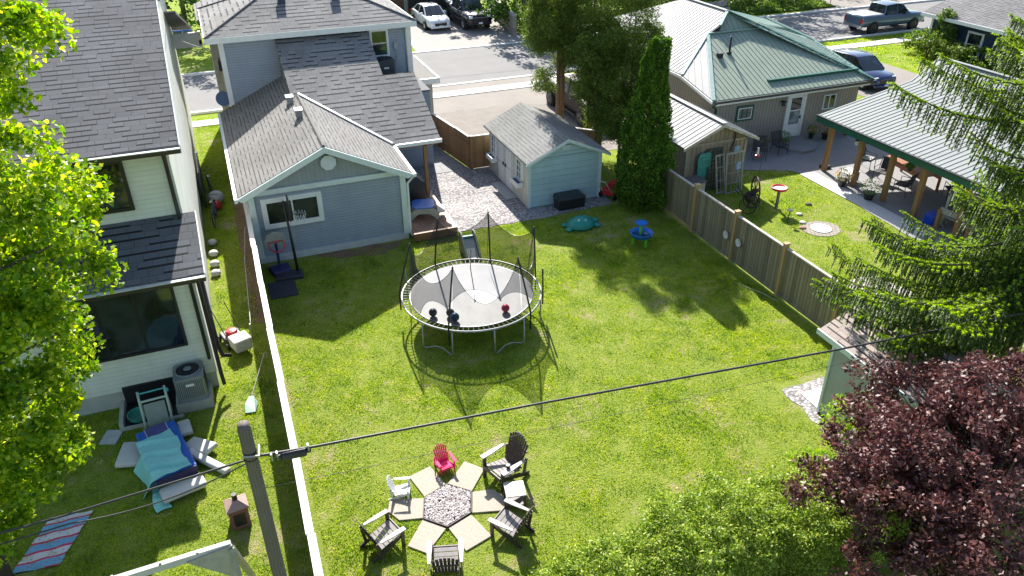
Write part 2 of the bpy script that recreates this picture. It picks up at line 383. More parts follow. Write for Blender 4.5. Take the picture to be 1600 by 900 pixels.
# ---------------- helpers for walls, windows, roofs ----------------
def win(parent, P, w_, h_, rz=0, fm=None, fw_=.09, splits=1, bars=0, gm=None, name='window', sill=False):
    fm = fm or WHITE; gm = gm or GLASS
    Mx = Matrix.Translation(Vector(P)) @ Matrix.Rotation(rz, 4, 'Z')
    f = MB(); a, d = w_/2, .07
    f.box(-a-fw_, -a, -d, .02, -fw_, h_+fw_); f.box(a, a+fw_, -d, .02, -fw_, h_+fw_)
    f.box(-a, a, -d, .02, h_, h_+fw_); f.box(-a, a, -d, .02, -fw_, 0)
    for k in range(1, splits): x = -a + w_*k/splits; f.box(x-.03, x+.03, -d+.02, .015, 0, h_)
    for k in range(1, bars+1): z = h_*k/(bars+1); f.box(-a, a, -d+.03, .01, z-.02, z+.02)
    f.xf(Mx); fo = f.build(name, fm, parent, bevel=.008)
    MB().box(-a+.002, a-.002, -.03, -.004, .002, h_-.002).xf(Mx).build('pane', gm, fo)
    if sill: MB().box(-a-fw_-.03, a+fw_+.03, -d-.05, 0, -fw_-.04, -fw_-.002).xf(Mx).build('sill', fm, fo)
    return fo
def metal_roof(name, pts, updir, m, parent, spacing=.3, t=.04, rib=(.026,.022)):
    """ribbed sheet roof: pts top polygon (3D, planar), ribs follow updir (horizontal vector of the slope)"""
    pts = [Vector(p) for p in pts]; nn = Vector((0,0,0)); c = sum(pts, Vector())/len(pts)
    for i in range(len(pts)): nn += (pts[i]-c).cross(pts[(i+1)%len(pts)]-c)
    nn.normalize()
    if nn.z < 0: nn = -nn; pts = pts[::-1]
    u = Vector((updir[0],updir[1],0)); u = (u - nn*u.dot(nn)).normalized(); s_ = u.cross(nn).normalized()
    mb = MB(); mb.slab(pts, t)
    P = [((p-c).dot(s_), (p-c).dot(u)) for p in pts]
    lo, hi = min(a for a,_ in P), max(a for a,_ in P); k = math.ceil(lo/spacing)
    while k*spacing < hi-.01:
        x = k*spacing; ys = []
        for i in range(len(P)):
            (x0,y0),(x1,y1) = P[i], P[(i+1)%len(P)]
            if (x0-x)*(x1-x) < 0: ys.append(y0+(y1-y0)*(x-x0)/(x1-x0))
        ys.sort()
        for a, b_ in zip(ys[::2], ys[1::2]):
            if b_-a > .1:
                p = c+s_*x+u*(a+.01)+nn*rib[1]*.4; q = c+s_*x+u*(b_-.01)+nn*rib[1]*.4
                mb.bar(p, q, rib[0], rib[1], nn)
        k += 1
    return mb.build(name, m, parent)

# ---------------- white two-storey house on the left ----------------
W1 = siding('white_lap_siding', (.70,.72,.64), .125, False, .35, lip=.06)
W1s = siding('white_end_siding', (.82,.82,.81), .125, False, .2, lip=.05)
H = thing('white_house', 'white sided two storey house with charcoal roofs and black window frames behind the leafy maple', 'house', (-5,18.2,0))
def B(mb, name, m, parent=None, **k):   # build in world coordinates, then re-root under an Empty
    o = mb.build(name, m, None, **k)
    if parent is not None:
        o.parent = parent; o.matrix_parent_inverse = Matrix.Translation(parent.location).inverted()
    return o
def reroot(o, parent): o.matrix_parent_inverse = Matrix.Translation(parent.location).inverted()
lx0, lx1 = -10.2, -1.42
B(MB().box(lx0,lx1,18.16,19.9,.5,3.5).prism([(lx1,19.9,3.4),(lx1,18.16,3.4),(lx1,19.9,4.25)], (-8.78,0,0)), 'lower_wall', W1, H)
B(MB().box(lx0,lx1-.004,19.902,40.4,.5,6.1).prism([(lx1-.004,19.902,6.05),(lx1-.004,40.4,6.05),(lx1-.004,30.15,10.75)], (-8.77,0,0)), 'upper_wall', W1, H)
FND = M('foundation_concrete', (.40,.41,.38), .85, var=.1, scale=2, dirt=.3)
B(MB().box(lx0,lx1-.03,18.19,40.37,0,.52), 'foundation', FND, H)
B(MB().slab([(lx0-.3,19.5,6.28),(-1.12,19.5,6.28),(-1.12,30.15,11.1),(lx0-.3,30.15,11.1)], .12).slab([(lx0-.3,30.15,11.1),(-1.12,30.15,11.1),(-1.12,40.8,6.28),(lx0-.3,40.8,6.28)], .12), 'roof', SH_DARK, H)
B(MB().slab([(lx0-.2,17.8,3.62),(-1.14,17.8,3.62),(-1.14,19.9,4.36),(lx0-.2,19.9,4.36)], .1), 'lower_roof', SH_BLACK, H)
B(MB().prism([(-1.11,19.5,6.3),(-1.11,30.15,11.12),(-1.11,30.15,10.9),(-1.11,19.5,6.08)], (.03,0,0)).prism([(-1.11,40.8,6.3),(-1.11,30.15,11.12),(-1.11,30.15,10.9),(-1.11,40.8,6.08)], (.03,0,0)), 'rake_board', WHITE, H)
B(MB().prism([(-1.135,17.8,3.63),(-1.135,19.9,4.37),(-1.135,19.9,4.2),(-1.135,17.8,3.46)], (.03,0,0)), 'rake_board', WHITE, H)
GUT = M('gutter_top', (.55,.56,.55), .4, .2, var=.1)
def gutter(x0, x1, y, z, parent, m=DARKM, m2=GUT):
    g = B(MB().box(x0,x1,y-.12,y,z-.12,z-.01), 'gutter', m, parent, bevel=.01)
    MB().box(x0,x1,y-.135,y-.005,z-.009,z+.012).build('gutter_guard', m2, g)
gutter(lx0-.3,-1.1,19.5,6.24,H); gutter(lx0-.2,-1.12,17.8,3.58,H)
B(MB().tube([(-1.5,19.45,6.1),(-1.52,19.78,5.8),(-1.52,19.8,4.5),(-1.5,19.7,4.32)], .05), 'downspout', DARKM, H, smooth=True)
B(MB().tube([(-1.33,17.75,3.5),(-1.33,18.02,3.3),(-1.33,18.06,.5),(-1.30,17.9,.2)], .05), 'downspout', DARKM, H, smooth=True)
B(MB().tube([(-1.55,17.75,3.5),(-1.52,18.05,3.3),(-1.52,18.06,1.0)], .045), 'downspout', DARKM, H, smooth=True)
B(MB().tube([(-1.27,18.3,3.4),(-1.27,18.3,1.2),(-1.2,18.25,.9),(-1.0,18.3,.8)], .06), 'downspout', DARKM, H, smooth=True)
BLKF = M('black_window_frame', (.015,.015,.017), .4, var=.1)
for args in (((-3.3,18.155,1.58),2.6,1.68,3), ((-7.6,18.155,1.58),2.2,1.68,2)):
    f = win(H, args[0], args[1], args[2], 0, BLKF, .07, args[3]); reroot(f, H)
for x in (-3.22, -7.2):
    f = win(H, (x,19.895,4.75), 1.3, 1.15, 0, BLKF, .09, 1); reroot(f, H)
f = win(H, (-1.42,33.5,7.4), .5, .8, R(90), BLKF, .05, 1); reroot(f, H)
bw = B(MB().box(-3.72,-2.5,18.1,18.2,.03,.62), 'basement_window', BLKF, H)
# pale window well in front of the basement window
B(MB().box(-3.86,-3.76,17.2,18.16,0,.2).box(-2.44,-2.36,17.5,18.16,0,.5).box(-3.86,-2.36,17.12,17.22,0,.07), 'window_well', FND, H)
B(MB().box(-3.75,-2.45,17.25,18.1,.004,.03), 'well_shade_sheet', BLACK, H)  # black sheet stands in for the shade inside the well
# front porch roof seen beyond the gable
B(MB().slab([(-1.4,35.2,6.6),(-.95,35.2,6.6),(-.55,40.6,4.9),(-1.4,40.6,4.9)], .12), 'front_porch_roof', SH_DARK, H)
B(MB().box(-1.4,-.2,38.9,39.05,4.3,4.95).box(-.32,-.2,38.9,41,4.4,4.6), 'porch_fascia', WHITE, H)

# ---------------- blue grey house with garage wing ----------------
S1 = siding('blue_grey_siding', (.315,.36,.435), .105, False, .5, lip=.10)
S1v = siding('grey_vertical_siding', (.30,.33,.35), .15, True, .45, lip=.05)
HB = thing('blue_grey_house', 'blue grey sided house with grey shingle roofs and a low gabled garage wing', 'house', (2.9,24.8,0))
B(MB().box(.43,8.4,34,39.7,0,5.75), 'wall', S1, HB)
B(MB().box(.40,.60,33.97,34.05,0,5.7), 'corner_board', WHITE, HB); B(MB().box(8.25,8.43,33.97,34.05,0,5.7), 'corner_board', WHITE, HB)
B(MB().box(.405,.43,34.0,39.7,0,5.7), 'side_wall', siding('beige_siding', (.50,.46,.40), .12, False, .3), HB)
ez, ex0, ex1, ey0, ey1 = 5.75, -.07, 8.62, 33.6, 40.1
rz_ = ez + .4*(ey1-ey0)/2; ry = (ey0+ey1)/2; d_ = (ey1-ey0)/2
rf = MB(); a1,a2,a3,a4 = (ex0,ey0,ez),(ex1,ey0,ez),(ex1,ey1,ez),(ex0,ey1,ez); b1,b2 = (ex0+d_,ry,rz_),(ex1-d_,ry,rz_)
rf.poly(a1,a2,b2,b1); rf.poly(a2,a3,b2); rf.poly(a3,a4,b1,b2); rf.poly(a4,a1,b1)
B(rf, 'hip_roof', SH_GREY, HB)
B(MB().tube([a1,b1],.05,6).tube([a2,b2],.05,6).tube([b1,b2],.05,6).tube([a4,b1],.05,6), 'hip_cap', M('ridge_cap', (.13,.125,.12), .9, fine=40), HB)
B(MB().box(ex0,ex1,ey0-.03,ey0+.12,ez-.24,ez-.012).box(ex0-.03,ex0+.1,ey0+.12,ey1,ez-.24,ez-.012).box(ex1-.1,ex1+.03,ey0+.12,ey1,ez-.24,ez-.012), 'fascia', WHITE, HB)
B(MB().box(ex0+.1,ex1-.1,ey0+.12,ey1,ez-.2,ez-.17), 'soffit', WHITE, HB)
def roof_vent(x, y, z, parent, m=BLACK, s=.3):
    B(MB().box(x-s/2,x+s/2,y-s/2,y+s/2,z-.05,z+.18).prism([(x-s*.65,y-s*.65,z+.18),(x+s*.65,y-s*.65,z+.18),(x+s*.65,y+s*.65,z+.22),(x-s*.65,y+s*.65,z+.22)], (0,0,.05)), 'roof_vent', m, parent, bevel=.01)
roof_vent(3.3,35.6,6.55,HB,M('vent_blue', (.03,.045,.10), .5)); roof_vent(5.6,35.6,6.55,HB,M('vent_blue', (.03,.045,.10), .5))
# left front jog of the house
B(MB().box(.1,.42,38.4,41.8,0,5.4), 'front_bay', M('bay_cream', (.55,.54,.50), .6), HB)
B(MB().slab([(-.25,38.0,5.62),(1.2,38.0,6.1),(1.2,42.2,6.1),(-.25,42.2,5.62)], .1), 'bay_roof', SH_GREY, HB)
# upper rear window
f = win(HB, (7.0,33.995,4.35), .62, 1.0, 0, WHITE, .1, 1, 1, glassmat('green_glass', (.03,.05,.04))); reroot(f, HB)
B(MB().tube([(8.2,33.7,5.55),(8.2,33.92,5.3),(8.2,33.93,3.4)], .045), 'downspout', WHITE, HB, smooth=True)
B(MB().box(7.62,7.78,33.9,33.99,4.55,4.85).tube([(7.7,33.93,4.55),(7.72,33.93,4.1),(7.6,33.93,3.7),(7.62,33.93,3.35)], .018), 'power_box', M('box_grey', (.35,.38,.42), .5), HB)
# low wing carrying the air conditioner
B(MB().box(6.5,8.4,31.3,33.98,0,3.3), 'rear_wing', S1, HB)
B(MB().box(6.4,8.45,31.35,33.97,3.301,3.36), 'flat_roof', M('flat_roof_felt', (.14,.14,.15), .9, fine=30), HB)
B(MB().box(8.42,9.65,35.4,39.3,0,2.5), 'side_room', siding('pale_side_siding', (.5,.48,.45), .3, True, .3), HB)
B(MB().box(8.42,9.86,35.15,39.45,2.68,2.72), 'side_roof', M('side_roof_felt', (.16,.15,.14), .9, fine=25), HB)
B(MB().box(8.42,9.95,35.05,35.15,2.5,2.76).box(9.86,9.95,35.15,39.5,2.5,2.76), 'side_fascia', WHITE, HB)
# garage wing
g = MB().box(.3,5.5,24.8,33.98,.22,2.62)
B(g, 'garage_wall', S1, HB)
B(MB().box(.27,5.53,24.74,33.9,0,.222), 'garage_foundation', M('white_foundation', (.52,.55,.55), .7, var=.1, dirt=.35), HB)
B(MB().prism([(.3,24.795,2.6),(5.5,24.795,2.6),(2.9,24.795,3.86)], (0,.15,0)), 'gable', S1v, HB)
B(MB().box(.22,5.58,24.70,24.79,2.50,2.68).box(.26,.45,24.70,24.795,.2,2.5).box(5.36,5.56,24.70,24.795,.2,2.5), 'trim_board', TRIM, HB, bevel=.01)
def gz(x): return 2.62+ (3.98-2.62)/2.95*(x+.05) if x <= 2.9 else 3.98-(3.98-2.6)/2.88*(x-2.9)
def pz(y): return 2.6+.435*(y-27.5)
gl = [(-.05,24.5,2.62),(2.9,24.5,3.98),(2.9,30.65,3.98),(2.9,34,3.98),(-.05,34,2.62)]
B(MB().slab([gl[0],gl[1],gl[3],gl[4]], .1), 'garage_roof', SH_GAR, HB)
B(MB().slab([(2.9,24.5,3.98),(5.78,24.5,2.6),(5.78,27.48,2.6),(2.9,30.65,3.98)], .1), 'garage_roof', SH_GAR, HB)
B(MB().tube([(2.9,24.5,3.98),(2.9,30.6,3.98)],.05,6), 'ridge_cap', M('ridge_cap', (.13,.125,.12)), HB)
B(MB().prism([(-.1,24.42,2.58),(2.9,24.42,3.965),(2.9,24.42,3.76),(.1,24.42,2.46)], (0,.07,0)).prism([(5.83,24.42,2.56),(2.9,24.42,3.965),(2.9,24.42,3.76),(5.6,24.42,2.45)], (0,.07,0)), 'rake_board', TRIM, HB)
B(MB().box(-.16,-.05,24.45,34,2.46,2.6), 'eaves_gutter', TRIM, HB); 
gg = B(MB().box(5.78,5.90,24.45,27.4,2.46,2.58), 'eaves_gutter', WHITE, HB)
sl_ = MB()
for k in range(16): sl_.box(5.80,5.88,24.5+k*.18,24.6+k*.18,2.581,2.59)
sl_.build('gutter_slots', BLACK, gg)
B(MB().tube([(5.84,24.6,2.5),(5.84,24.72,2.38),(5.62,24.72,2.15),(5.6,24.72,.25),(5.66,24.6,.12)], .045), 'downspout', WHITE, HB, smooth=True)
B(MB().prism([(3.0+.27*math.cos(math.pi/4*k+math.pi/8),24.66,3.33+.27*math.sin(math.pi/4*k+math.pi/8)) for k in range(8)], (0,.1,0)), 'gable_vent', siding('vent_white', (.72,.76,.78), .035, False, .4), HB)
f = win(HB, (1.63,24.79,1.42), 1.66, .76, 0, WHITE, .17, 2, 0, glassmat('room_glass', (.03,.035,.03), .03)); reroot(f, HB)
roof_vent(2.55,30.2,3.85,HB,M('vent_grey', (.3,.3,.3), .5),.24); roof_vent(2.62,28.2,3.92,HB,M('vent_grey2', (.22,.22,.22), .5),.24)
# porch roof
B(MB().slab([(5.79,27.5,2.62),(7.68,27.5,2.62),(7.75,31.2,pz(31.2)+.02),(6.45,31.2,pz(31.2)+.02),(6.5,33.98,pz(33.98)+.02),(2.63,33.98,pz(33.98)+.02),(2.65,30.4,pz(30.4)+.02),(2.9,30.65,pz(30.65)+.02)], .12), 'porch_roof', SH_GREY, HB)
B(MB().prism([(2.68,30.4,3.85),(2.68,33.97,3.85),(2.68,33.97,5.3)], (.03,0,0)), 'cheek_wall', SH_DARK, HB)
B(MB().bar((2.93,30.62,4.03),(5.8,27.47,2.66),.09,.05), 'valley_flashing', WHITE, HB)
B(MB().box(5.9,7.72,27.38,27.5,2.47,2.6), 'eaves_gutter', WHITE, HB)
B(MB().box(7.0,7.14,27.5,27.64,.35,2.5), 'porch_post', WOODP, HB); B(MB().box(6.25,6.38,30.6,30.73,.03,2.9), 'porch_post', WOODP, HB)
B(MB().box(5.8,7.6,27.5,27.6,2.38,2.5), 'porch_beam', WOODP, HB)
# satellite dish on the left wall
B(MB().lathe([(.02,0),(.18,.02),(.3,.09),(.31,.1)], 18, (0,0,0)).xf(Matrix.Translation((.2,34.3,3.1))@Matrix.Rotation(R(70),4,'X')).tube([(.2,34.3,3.1),(.42,34.4,2.9)],.02), 'satellite_dish', M('dish_blue', (.06,.10,.2), .4), HB)
B(MB().box(.28,.40,35.3,35.5,4.0,4.4).tube([(.36,35.4,4.2),(.3,35.9,3.9),(.36,36.4,4.3)],.03), 'cable_bracket', BLACK, HB)
# air conditioner on the low wing
def ac_unit(loc, label, s=.74, h=.78, c=(.20,.22,.24)):
    t = thing('air_conditioner', label, 'air conditioner', loc)
    cm = M('ac_grey%.2f'%c[0], c, .5, .2, var=.1); a = s/2
    mb = MB(); mb.prism([(-a+.05,-a,0),(a-.05,-a,0),(a,-a+.05,0),(a,a-.05,0),(a-.05,a,0),(-a+.05,a,0),(-a,a-.05,0),(-a,-a+.05,0)], (0,0,h)); mb.build('casing', cm, t)
    fn = MB()
    for k in range(14):
        for sgn in (-1,1):
            u = -a+.08+k*(s-.16)/13
            fn.box(u-.006,u+.006,sgn*a-.006,sgn*a+.006,.12,h-.08); fn.box(sgn*a-.006,sgn*a+.006,u-.006,u+.006,.12,h-.08)
    fn.build('side_grille', M('ac_fin', sc_(c,.6), .5), t)
    MB().lathe([(a*.86,h+.001),(a*.86,h+.05),(a*.8,h+.055),(a*.8,h+.015)], 28).build('fan_ring', cm, t)
    MB().lathe([(a*.79,h+.012),(a*.79,h+.016)], 24).build('fan_opening', BLACK, t)
    g = MB()
    for r_ in (.2,.4,.6,.78): g.tube([(a*r_*math.cos(2*math.pi*k/24), a*r_*math.sin(2*math.pi*k/24), h+.045) for k in range(24)], .006, 4, closed=True)
    for k in range(8): t_ = math.pi*k/8; g.bar((-a*.8*math.cos(t_),-a*.8*math.sin(t_),h+.045),(a*.8*math.cos(t_),a*.8*math.sin(t_),h+.045),.007,.007)
    g.build('fan_grille', M('ac_fin', sc_(c,.6), .5), t)
    MB().lathe([(.08,h+.05),(.1,h+.065),(.06,h+.08)], 14).build('fan_cap', cm, t)
    MB().box(-.1,.1,-a-.012,-a-.001,h*.66,h*.66+.07).build('badge', WHITE, t)
    return t
ac_unit((7.0,33.35,3.36), 'dark air conditioner on the flat roof under the small upper window', .8, .95, (.06,.07,.085))
ac_unit((-2.06,17.72,.28), 'grey air conditioner beside the white house, below the big black framed window', .72, .72, (.24,.27,.28))
tag(MB().box(-2.5,-1.62,17.3,18.14,0,.28).build('plinth', FND), 'concrete plinth under the grey air conditioner', 'plinth')
# ---------------- garden shed ----------------
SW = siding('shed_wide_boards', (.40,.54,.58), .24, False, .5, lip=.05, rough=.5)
SWc = M('shed_cream', (.60,.58,.52), .55, var=.08, scale=3, dirt=.35)
SHD = thing('garden_shed', 'pale blue wooden garden shed with white double doors and flower boxes, on the gravel', 'shed', (12,25.4,0))
B(MB().box(10.52,13.6,25.4,29.8,.04,2.02).prism([(10.52,25.4,2.0),(13.6,25.4,2.0),(12.05,25.4,2.66)], (0,4.4,0)), 'wall', SW, SHD)
B(MB().box(10.49,10.519,25.42,29.78,.04,2.0), 'front_wall', SWc, SHD)
B(MB().box(10.485,10.60,25.375,25.398,.04,2.0), 'corner_board', TRIM, SHD); B(MB().box(13.5,13.63,25.375,25.398,.04,2.0), 'corner_board', TRIM, SHD)
B(MB().slab([(10.33,25.15,1.96),(12.05,25.15,2.76),(12.05,30.05,2.76),(10.33,30.05,1.96)], .06).slab([(12.05,25.15,2.76),(13.85,25.15,1.96),(13.85,30.05,1.96),(12.05,30.05,2.76)], .06), 'roof', SH_SHED, SHD)
B(MB().prism([(10.3,25.12,1.93),(12.05,25.12,2.745),(12.05,25.12,2.62),(10.3,25.12,1.82)], (0,.03,0)).prism([(13.88,25.12,1.93),(12.05,25.12,2.745),(12.05,25.12,2.62),(13.88,25.12,1.82)], (0,.03,0)), 'rake_board', TRIM, SHD)
B(MB().box(11.88,12.22,25.33,25.395,2.28,2.44).box(11.98,12.0,25.31,25.33,2.28,2.44).box(12.1,12.12,25.31,25.33,2.28,2.44), 'gable_vent', TRIM, SHD)
X = 10.49
for y0 in (27.0, 27.82):
    d = B(MB().box(X-.04,X-.002,y0,y0+.79,.12,1.86), 'door', WHITE, SHD, bevel=.006)
    MB().box(X-.055,X-.042,y0+.05,y0+.74,.95,.99).box(X-.055,X-.042,y0+.02,y0+.07,.14,1.84).box(X-.055,X-.042,y0+.72,y0+.77,.14,1.84).build('door_trim', SWc, d)
    MB().box(X-.09,X-.042,y0+(.66 if y0<27.5 else .08),y0+(.72 if y0<27.5 else .14),.93,1.06).build('handle', BLACK, d)
for yc in (26.25, 29.15):
    f = win(SHD, (X,yc,1.02), .42, .72, R(-90), WHITE, .07, 2, 2, name='window'); reroot(f, SHD)
    fb = B(MB().prism([(X-.02,yc-.36,.72),(X-.02,yc+.36,.72),(X-.02,yc+.36,.92),(X-.02,yc-.36,.92)], (-.03,0,0)).box(X-.26,X-.05,yc-.36,yc+.36,.72,.75).box(X-.26,X-.24,yc-.36,yc+.36,.75,.92).box(X-.24,X-.05,yc-.36,yc-.34,.75,.92).box(X-.24,X-.05,yc+.34,yc+.36,.75,.92), 'flower_box', WHITE, SHD)
    MB().box(X-.24,X-.052,yc-.338,yc+.338,.75,.86).build('soil', M('box_soil', (.08,.10,.16), .9), fb)
    for s_ in (-.36,.24):
        B(MB().box(X-.03,X-.002,yc+s_-.06,yc+s_+.14,1.0,1.78), 'shutter', WHITE, SHD)
# black storage box on the gravel
def storage_box():
    t = thing('storage_box', 'long black lidded storage box on the gravel against the pale blue shed', 'storage box', (12.08,24.98,0), R(1))
    MB().prism([(-.55,-.24,0),(.55,-.24,0),(.57,-.26,.42),(-.57,-.26,.42)], (0,.5,0)).build('body', BLACK, t, bevel=.015)
    MB().prism([(-.6,-.29,.43),(.6,-.29,.43),(.58,-.27,.50),(.5,-.2,.54),(-.5,-.2,.54),(-.58,-.27,.50)], (0,.56,0)).build('lid', M('lid_black', (.022,.025,.028), .35), t, bevel=.02)
    return t
storage_box()

# ---------------- cedar fence by the driveway, lot fences ----------------
CED = siding('cedar_boards', (.33,.185,.085), .14, True, .6, .7, lip=.06)
def board_fence(name, label, p, q, h, m, cap, capw=.12, railz=(.75,), post=None, pm=None, posth=None, group=None, both=True, posts=None, th=.025):
    p, q = Vector((*p,0)), Vector((*q,0)); d = (q-p); L = d.length; rz = math.atan2(d.y, d.x)
    t = thing(name, label, 'fence', p, rz, group)
    n = int(L/.14); mb = MB(); r_ = random.Random(int(L*100))
    for k in range(n+1):
        x = k*.14; e = min(x+.134, L)
        if e-x < .03: continue
        mb.box(x, e, -th/2+r_.uniform(-.003,.003), th/2+r_.uniform(-.003,.003), .03, h-.03)
    mb.build('boards', m, t)
    for z in railz: MB().box(0,L,-th/2-.045,-th/2-.006,z,z+.09).build('rail', pm or m, t)
    x = 0; kk = 0
    while x < L-.05:
        e = min(x+2.42, L); dz = .012*math.sin(kk*2.1); dy = .012*math.sin(kk*1.3+1)
        MB().prism([(x+.004,-capw/2+dy,h-.028+dz),(e-.004,-capw/2-dy,h-.028-dz),(e-.004,capw/2-dy,h-.028-dz),(x+.004,capw/2+dy,h-.028+dz)],(0,0,.04)).build('cap_rail', cap, t, bevel=.005)
        if label.startswith('long brown'): MB().box(e-.06,e+.04,-.055,.055,0,h-.03).build('post', pm or m, t)
        x = e; kk += 1
    for x in (posts or []):
        o = MB().box(x-.055,x+.055,-.085,.055,0,posth or h).box(x-.075,x+.075,-.105,.075,(posth or h)+.002,(posth or h)+.04).build('post', pm or m, t, bevel=.006)
    return t
WCAP = M('bleached_cap', (.62,.58,.54), .7, var=.12, scale=4)
board_fence('cedar_fence', 'long side run of the orange cedar board fence between patio and driveway', (9.12,33.9), (9.72,30.2), 1.5, CED, WCAP, .10, (.4,1.1))
board_fence('cedar_fence', 'short orange cedar board fence behind the blue shed, facing the gravel', (9.73,30.16), (11.9,30.16), 1.5, CED, WCAP, .10, (.72,), post=1, pm=CED, posts=[.05])
board_fence('cedar_fence', 'short cedar board fence between the blue shed and the cedar trees', (13.9,29.9), (15.3,28.6), 1.5, CED, WCAP, .12, (.72,))
BROWNF = siding('dark_fence_boards', (.10,.055,.035), .14, True, .5, .5)
board_fence('lot_fence', 'long brown board fence with a bright white top rail dividing the two lawns', (.02,8.0), (.18,26.6), 1.8, BROWNF, M('white_rail', (.80,.76,.74), .6, var=.06, scale=3), .15, (.5,1.2))
OLDF = siding('weathered_fence_boards', (.235,.20,.125), .14, True, .75, 1.1, lip=.07, rough=.85)
POSTW = siding('fence_post_wood', (.42,.29,.14), .5, True, .1, .5)
GCAP = M('grey_cap', (.42,.37,.32), .8, var=.2, scale=5)
fy = [23.55,21.3,18.9,16.4,13.95,11.45,8.9]
for k in range(6):
    lab = ['weathered board fence panel farthest back, beside the arborvitae','weathered board fence panel second from the arborvitae','weathered board fence panel with two round dishes, seen from the lawn','weathered board fence panel third from the spruce boughs','weathered board fence panel with a long middle rail, partly under the spruce','weathered board fence panel behind the small grey shed'][k]
    y0, y1 = fy[k], fy[k+1]
    t = thing('board_fence', lab, 'fence', (15.36,y0,0), R(-90), 'weathered fence panels along the right side of the lawn'); L = y0-y1
    n = int(L/.138); mb = MB()
    for j in range(n+1):
        x = j*.138; e = min(x+.132, L-.03)
        if e-x > .03: mb.box(x, e, -.012+random.uniform(-.004,.004), .012, .14, 1.70+random.uniform(-.01,.01))
    mb.build('boards', OLDF, t)
    MB().box(.05,L-.05,-.05,.05,1.70,1.745).build('cap_rail', GCAP, t, bevel=.005)
    MB().box(.05,L-.05,-.05,-.018,.06,.17).build('bottom_rail', POSTW if k==0 else OLDF, t)
    if k == 4: MB().box(.05,L-.05,-.055,-.018,1.05,1.14).build('middle_rail', OLDF, t)
    MB().box(-.06,.06,-.10,.06,0,1.86).box(-.08,.08,-.12,.08,1.862,1.90).build('post', POSTW, t, bevel=.006)
for y, lb in ((19.25,'white round dish hung on the weathered fence, farther from the camera'),(18.55,'white round dish hung on the weathered fence, nearer the camera')):
    o = MB().lathe([(.05,0),(.13,.02),(.15,.04),(.13,.03),(.05,.012)], 20).xf(Matrix.Rotation(R(-90),4,'Y')).build('wall_dish', M('dish_white', (.62,.62,.58), .4, var=.2, scale=20), smooth=True)
    tag(o, lb, 'dish', 'round dishes on the fence', (15.30,y,.85 if y>19 else .88))

# ---------------- deck and what stands on it ----------------
DECK = siding('deck_boards', (.30,.16,.095), .14, True, .55, .35, lip=.09)
DK = thing('deck', 'reddish brown board deck along the garage wing', 'deck', (6.4,24.3,0))
mb = MB(); x = 5.62
while x < 7.1: mb.box(x, x+.134, 24.3, 29.9, .31, .35); x += .14
B(mb, 'deck_boards', M('deck_plank', (.27,.15,.095), .65, var=.25, scale=2.5), DK)
DL = M('deck_edge_plank', (.50,.36,.25), .6, var=.12, scale=3)
B(MB().box(7.08,7.215,24.3,29.9,.312,.352), 'edge_board', DL, DK); B(MB().box(5.6,7.22,24.26,24.297,.06,.352), 'fascia_board', M('deck_fascia', (.20,.09,.05), .6, var=.2), DK)
B(MB().box(7.217,7.25,24.26,29.9,.05,.35), 'side_board', DL, DK)
for x, y in ((5.7,24.45),(7.1,24.45),(7.1,27.2)): B(MB().box(x-.05,x+.05,y-.05,y+.05,0,.31), 'leg', WOODP, DK)
def grill():
    t = thing('covered_grill', 'barbecue under a black cover on the deck, beside the white gutter corner', 'barbecue', (6.12,26.9,.352), R(8))
    mb = MB(); mb.prism([(-.62,-.3,.02),(.62,-.3,.02),(.64,-.31,.85),(.42,-.33,.95),(.36,-.3,1.12),(-.36,-.3,1.12),(-.42,-.33,.95),(-.64,-.31,.85)], (0,.6,0))
    mb.build('cover', M('grill_cover', (.012,.012,.014), .55, var=.3, bmp=.6), t, bevel=.07, smooth=True)
    for x in (-.5,.5):
        MB().lathe([(.06,-.03),(.07,0),(.06,.03)], 12).xf(Matrix.Translation((x,-.33,.07))@Matrix.Rotation(R(90),4,'X')).build('wheel', BLACK, t)
grill()
def play_table():
    t = thing('picnic_table', "child's moulded picnic table with blue top and beige benches on the deck", 'play table', (6.35,25.62,.352), R(-12))
    BL = M('blue_plastic', (.03,.13,.42), .35, var=.06); BE = M('beige_plastic', (.42,.38,.30), .5, var=.08)
    MB().prism([(-.3,-.42,.47),(.3,-.42,.47),(.42,-.25,.47),(.42,.25,.47),(.3,.42,.47),(-.3,.42,.47),(-.42,.25,.47),(-.42,-.25,.47)], (0,0,.05)).build('tabletop', BL, t, bevel=.02)
    for s_ in (-1,1):
        MB().prism([(s_*.5,-.32,.24),(s_*.78,-.32,.24),(s_*.82,0,.24),(s_*.78,.32,.24),(s_*.5,.32,.24)], (0,0,.05)).build('bench', BE, t, bevel=.02)
        MB().prism([(-.62,s_*.18,0),(-.5,s_*.18,.26),(-.25,s_*.18,.46),(.25,s_*.18,.46),(.5,s_*.18,.26),(.62,s_*.18,0),(.42,s_*.18,0),(.2,s_*.18,.2),(-.2,s_*.18,.2),(-.42,s_*.18,0)], (0,s_*.1,0)).build('leg', BE, t, bevel=.015)
play_table()
def cabinet():
    t = thing('side_cabinet', 'small wooden cabinet with a pale grey top under the porch roof', 'cabinet', (6.3,28.85,.352), R(3))
    MB().box(-.34,.34,-.3,.3,0,.62).build('body', siding('cabinet_wood', (.26,.13,.06), .1, True, .4, .5), t, bevel=.01)
    MB().box(-.42,.42,-.38,.38,.622,.67).build('top', M('cabinet_top', (.52,.52,.50), .5), t, bevel=.01)
    for x in (-.17,.17): MB().box(x-.02,x+.02,-.325,-.302,.32,.36).build('knob', BLACK, t)
cabinet()
tag(MB().lathe([(.12,0),(.14,.02),(.15,.32),(.16,.33),(.13,.33)], 16).build('bucket', M('bucket_white', (.6,.6,.58), .4)), 'small white bucket on the deck between grill and picnic table', 'bucket', loc=(6.55,26.25,.352))

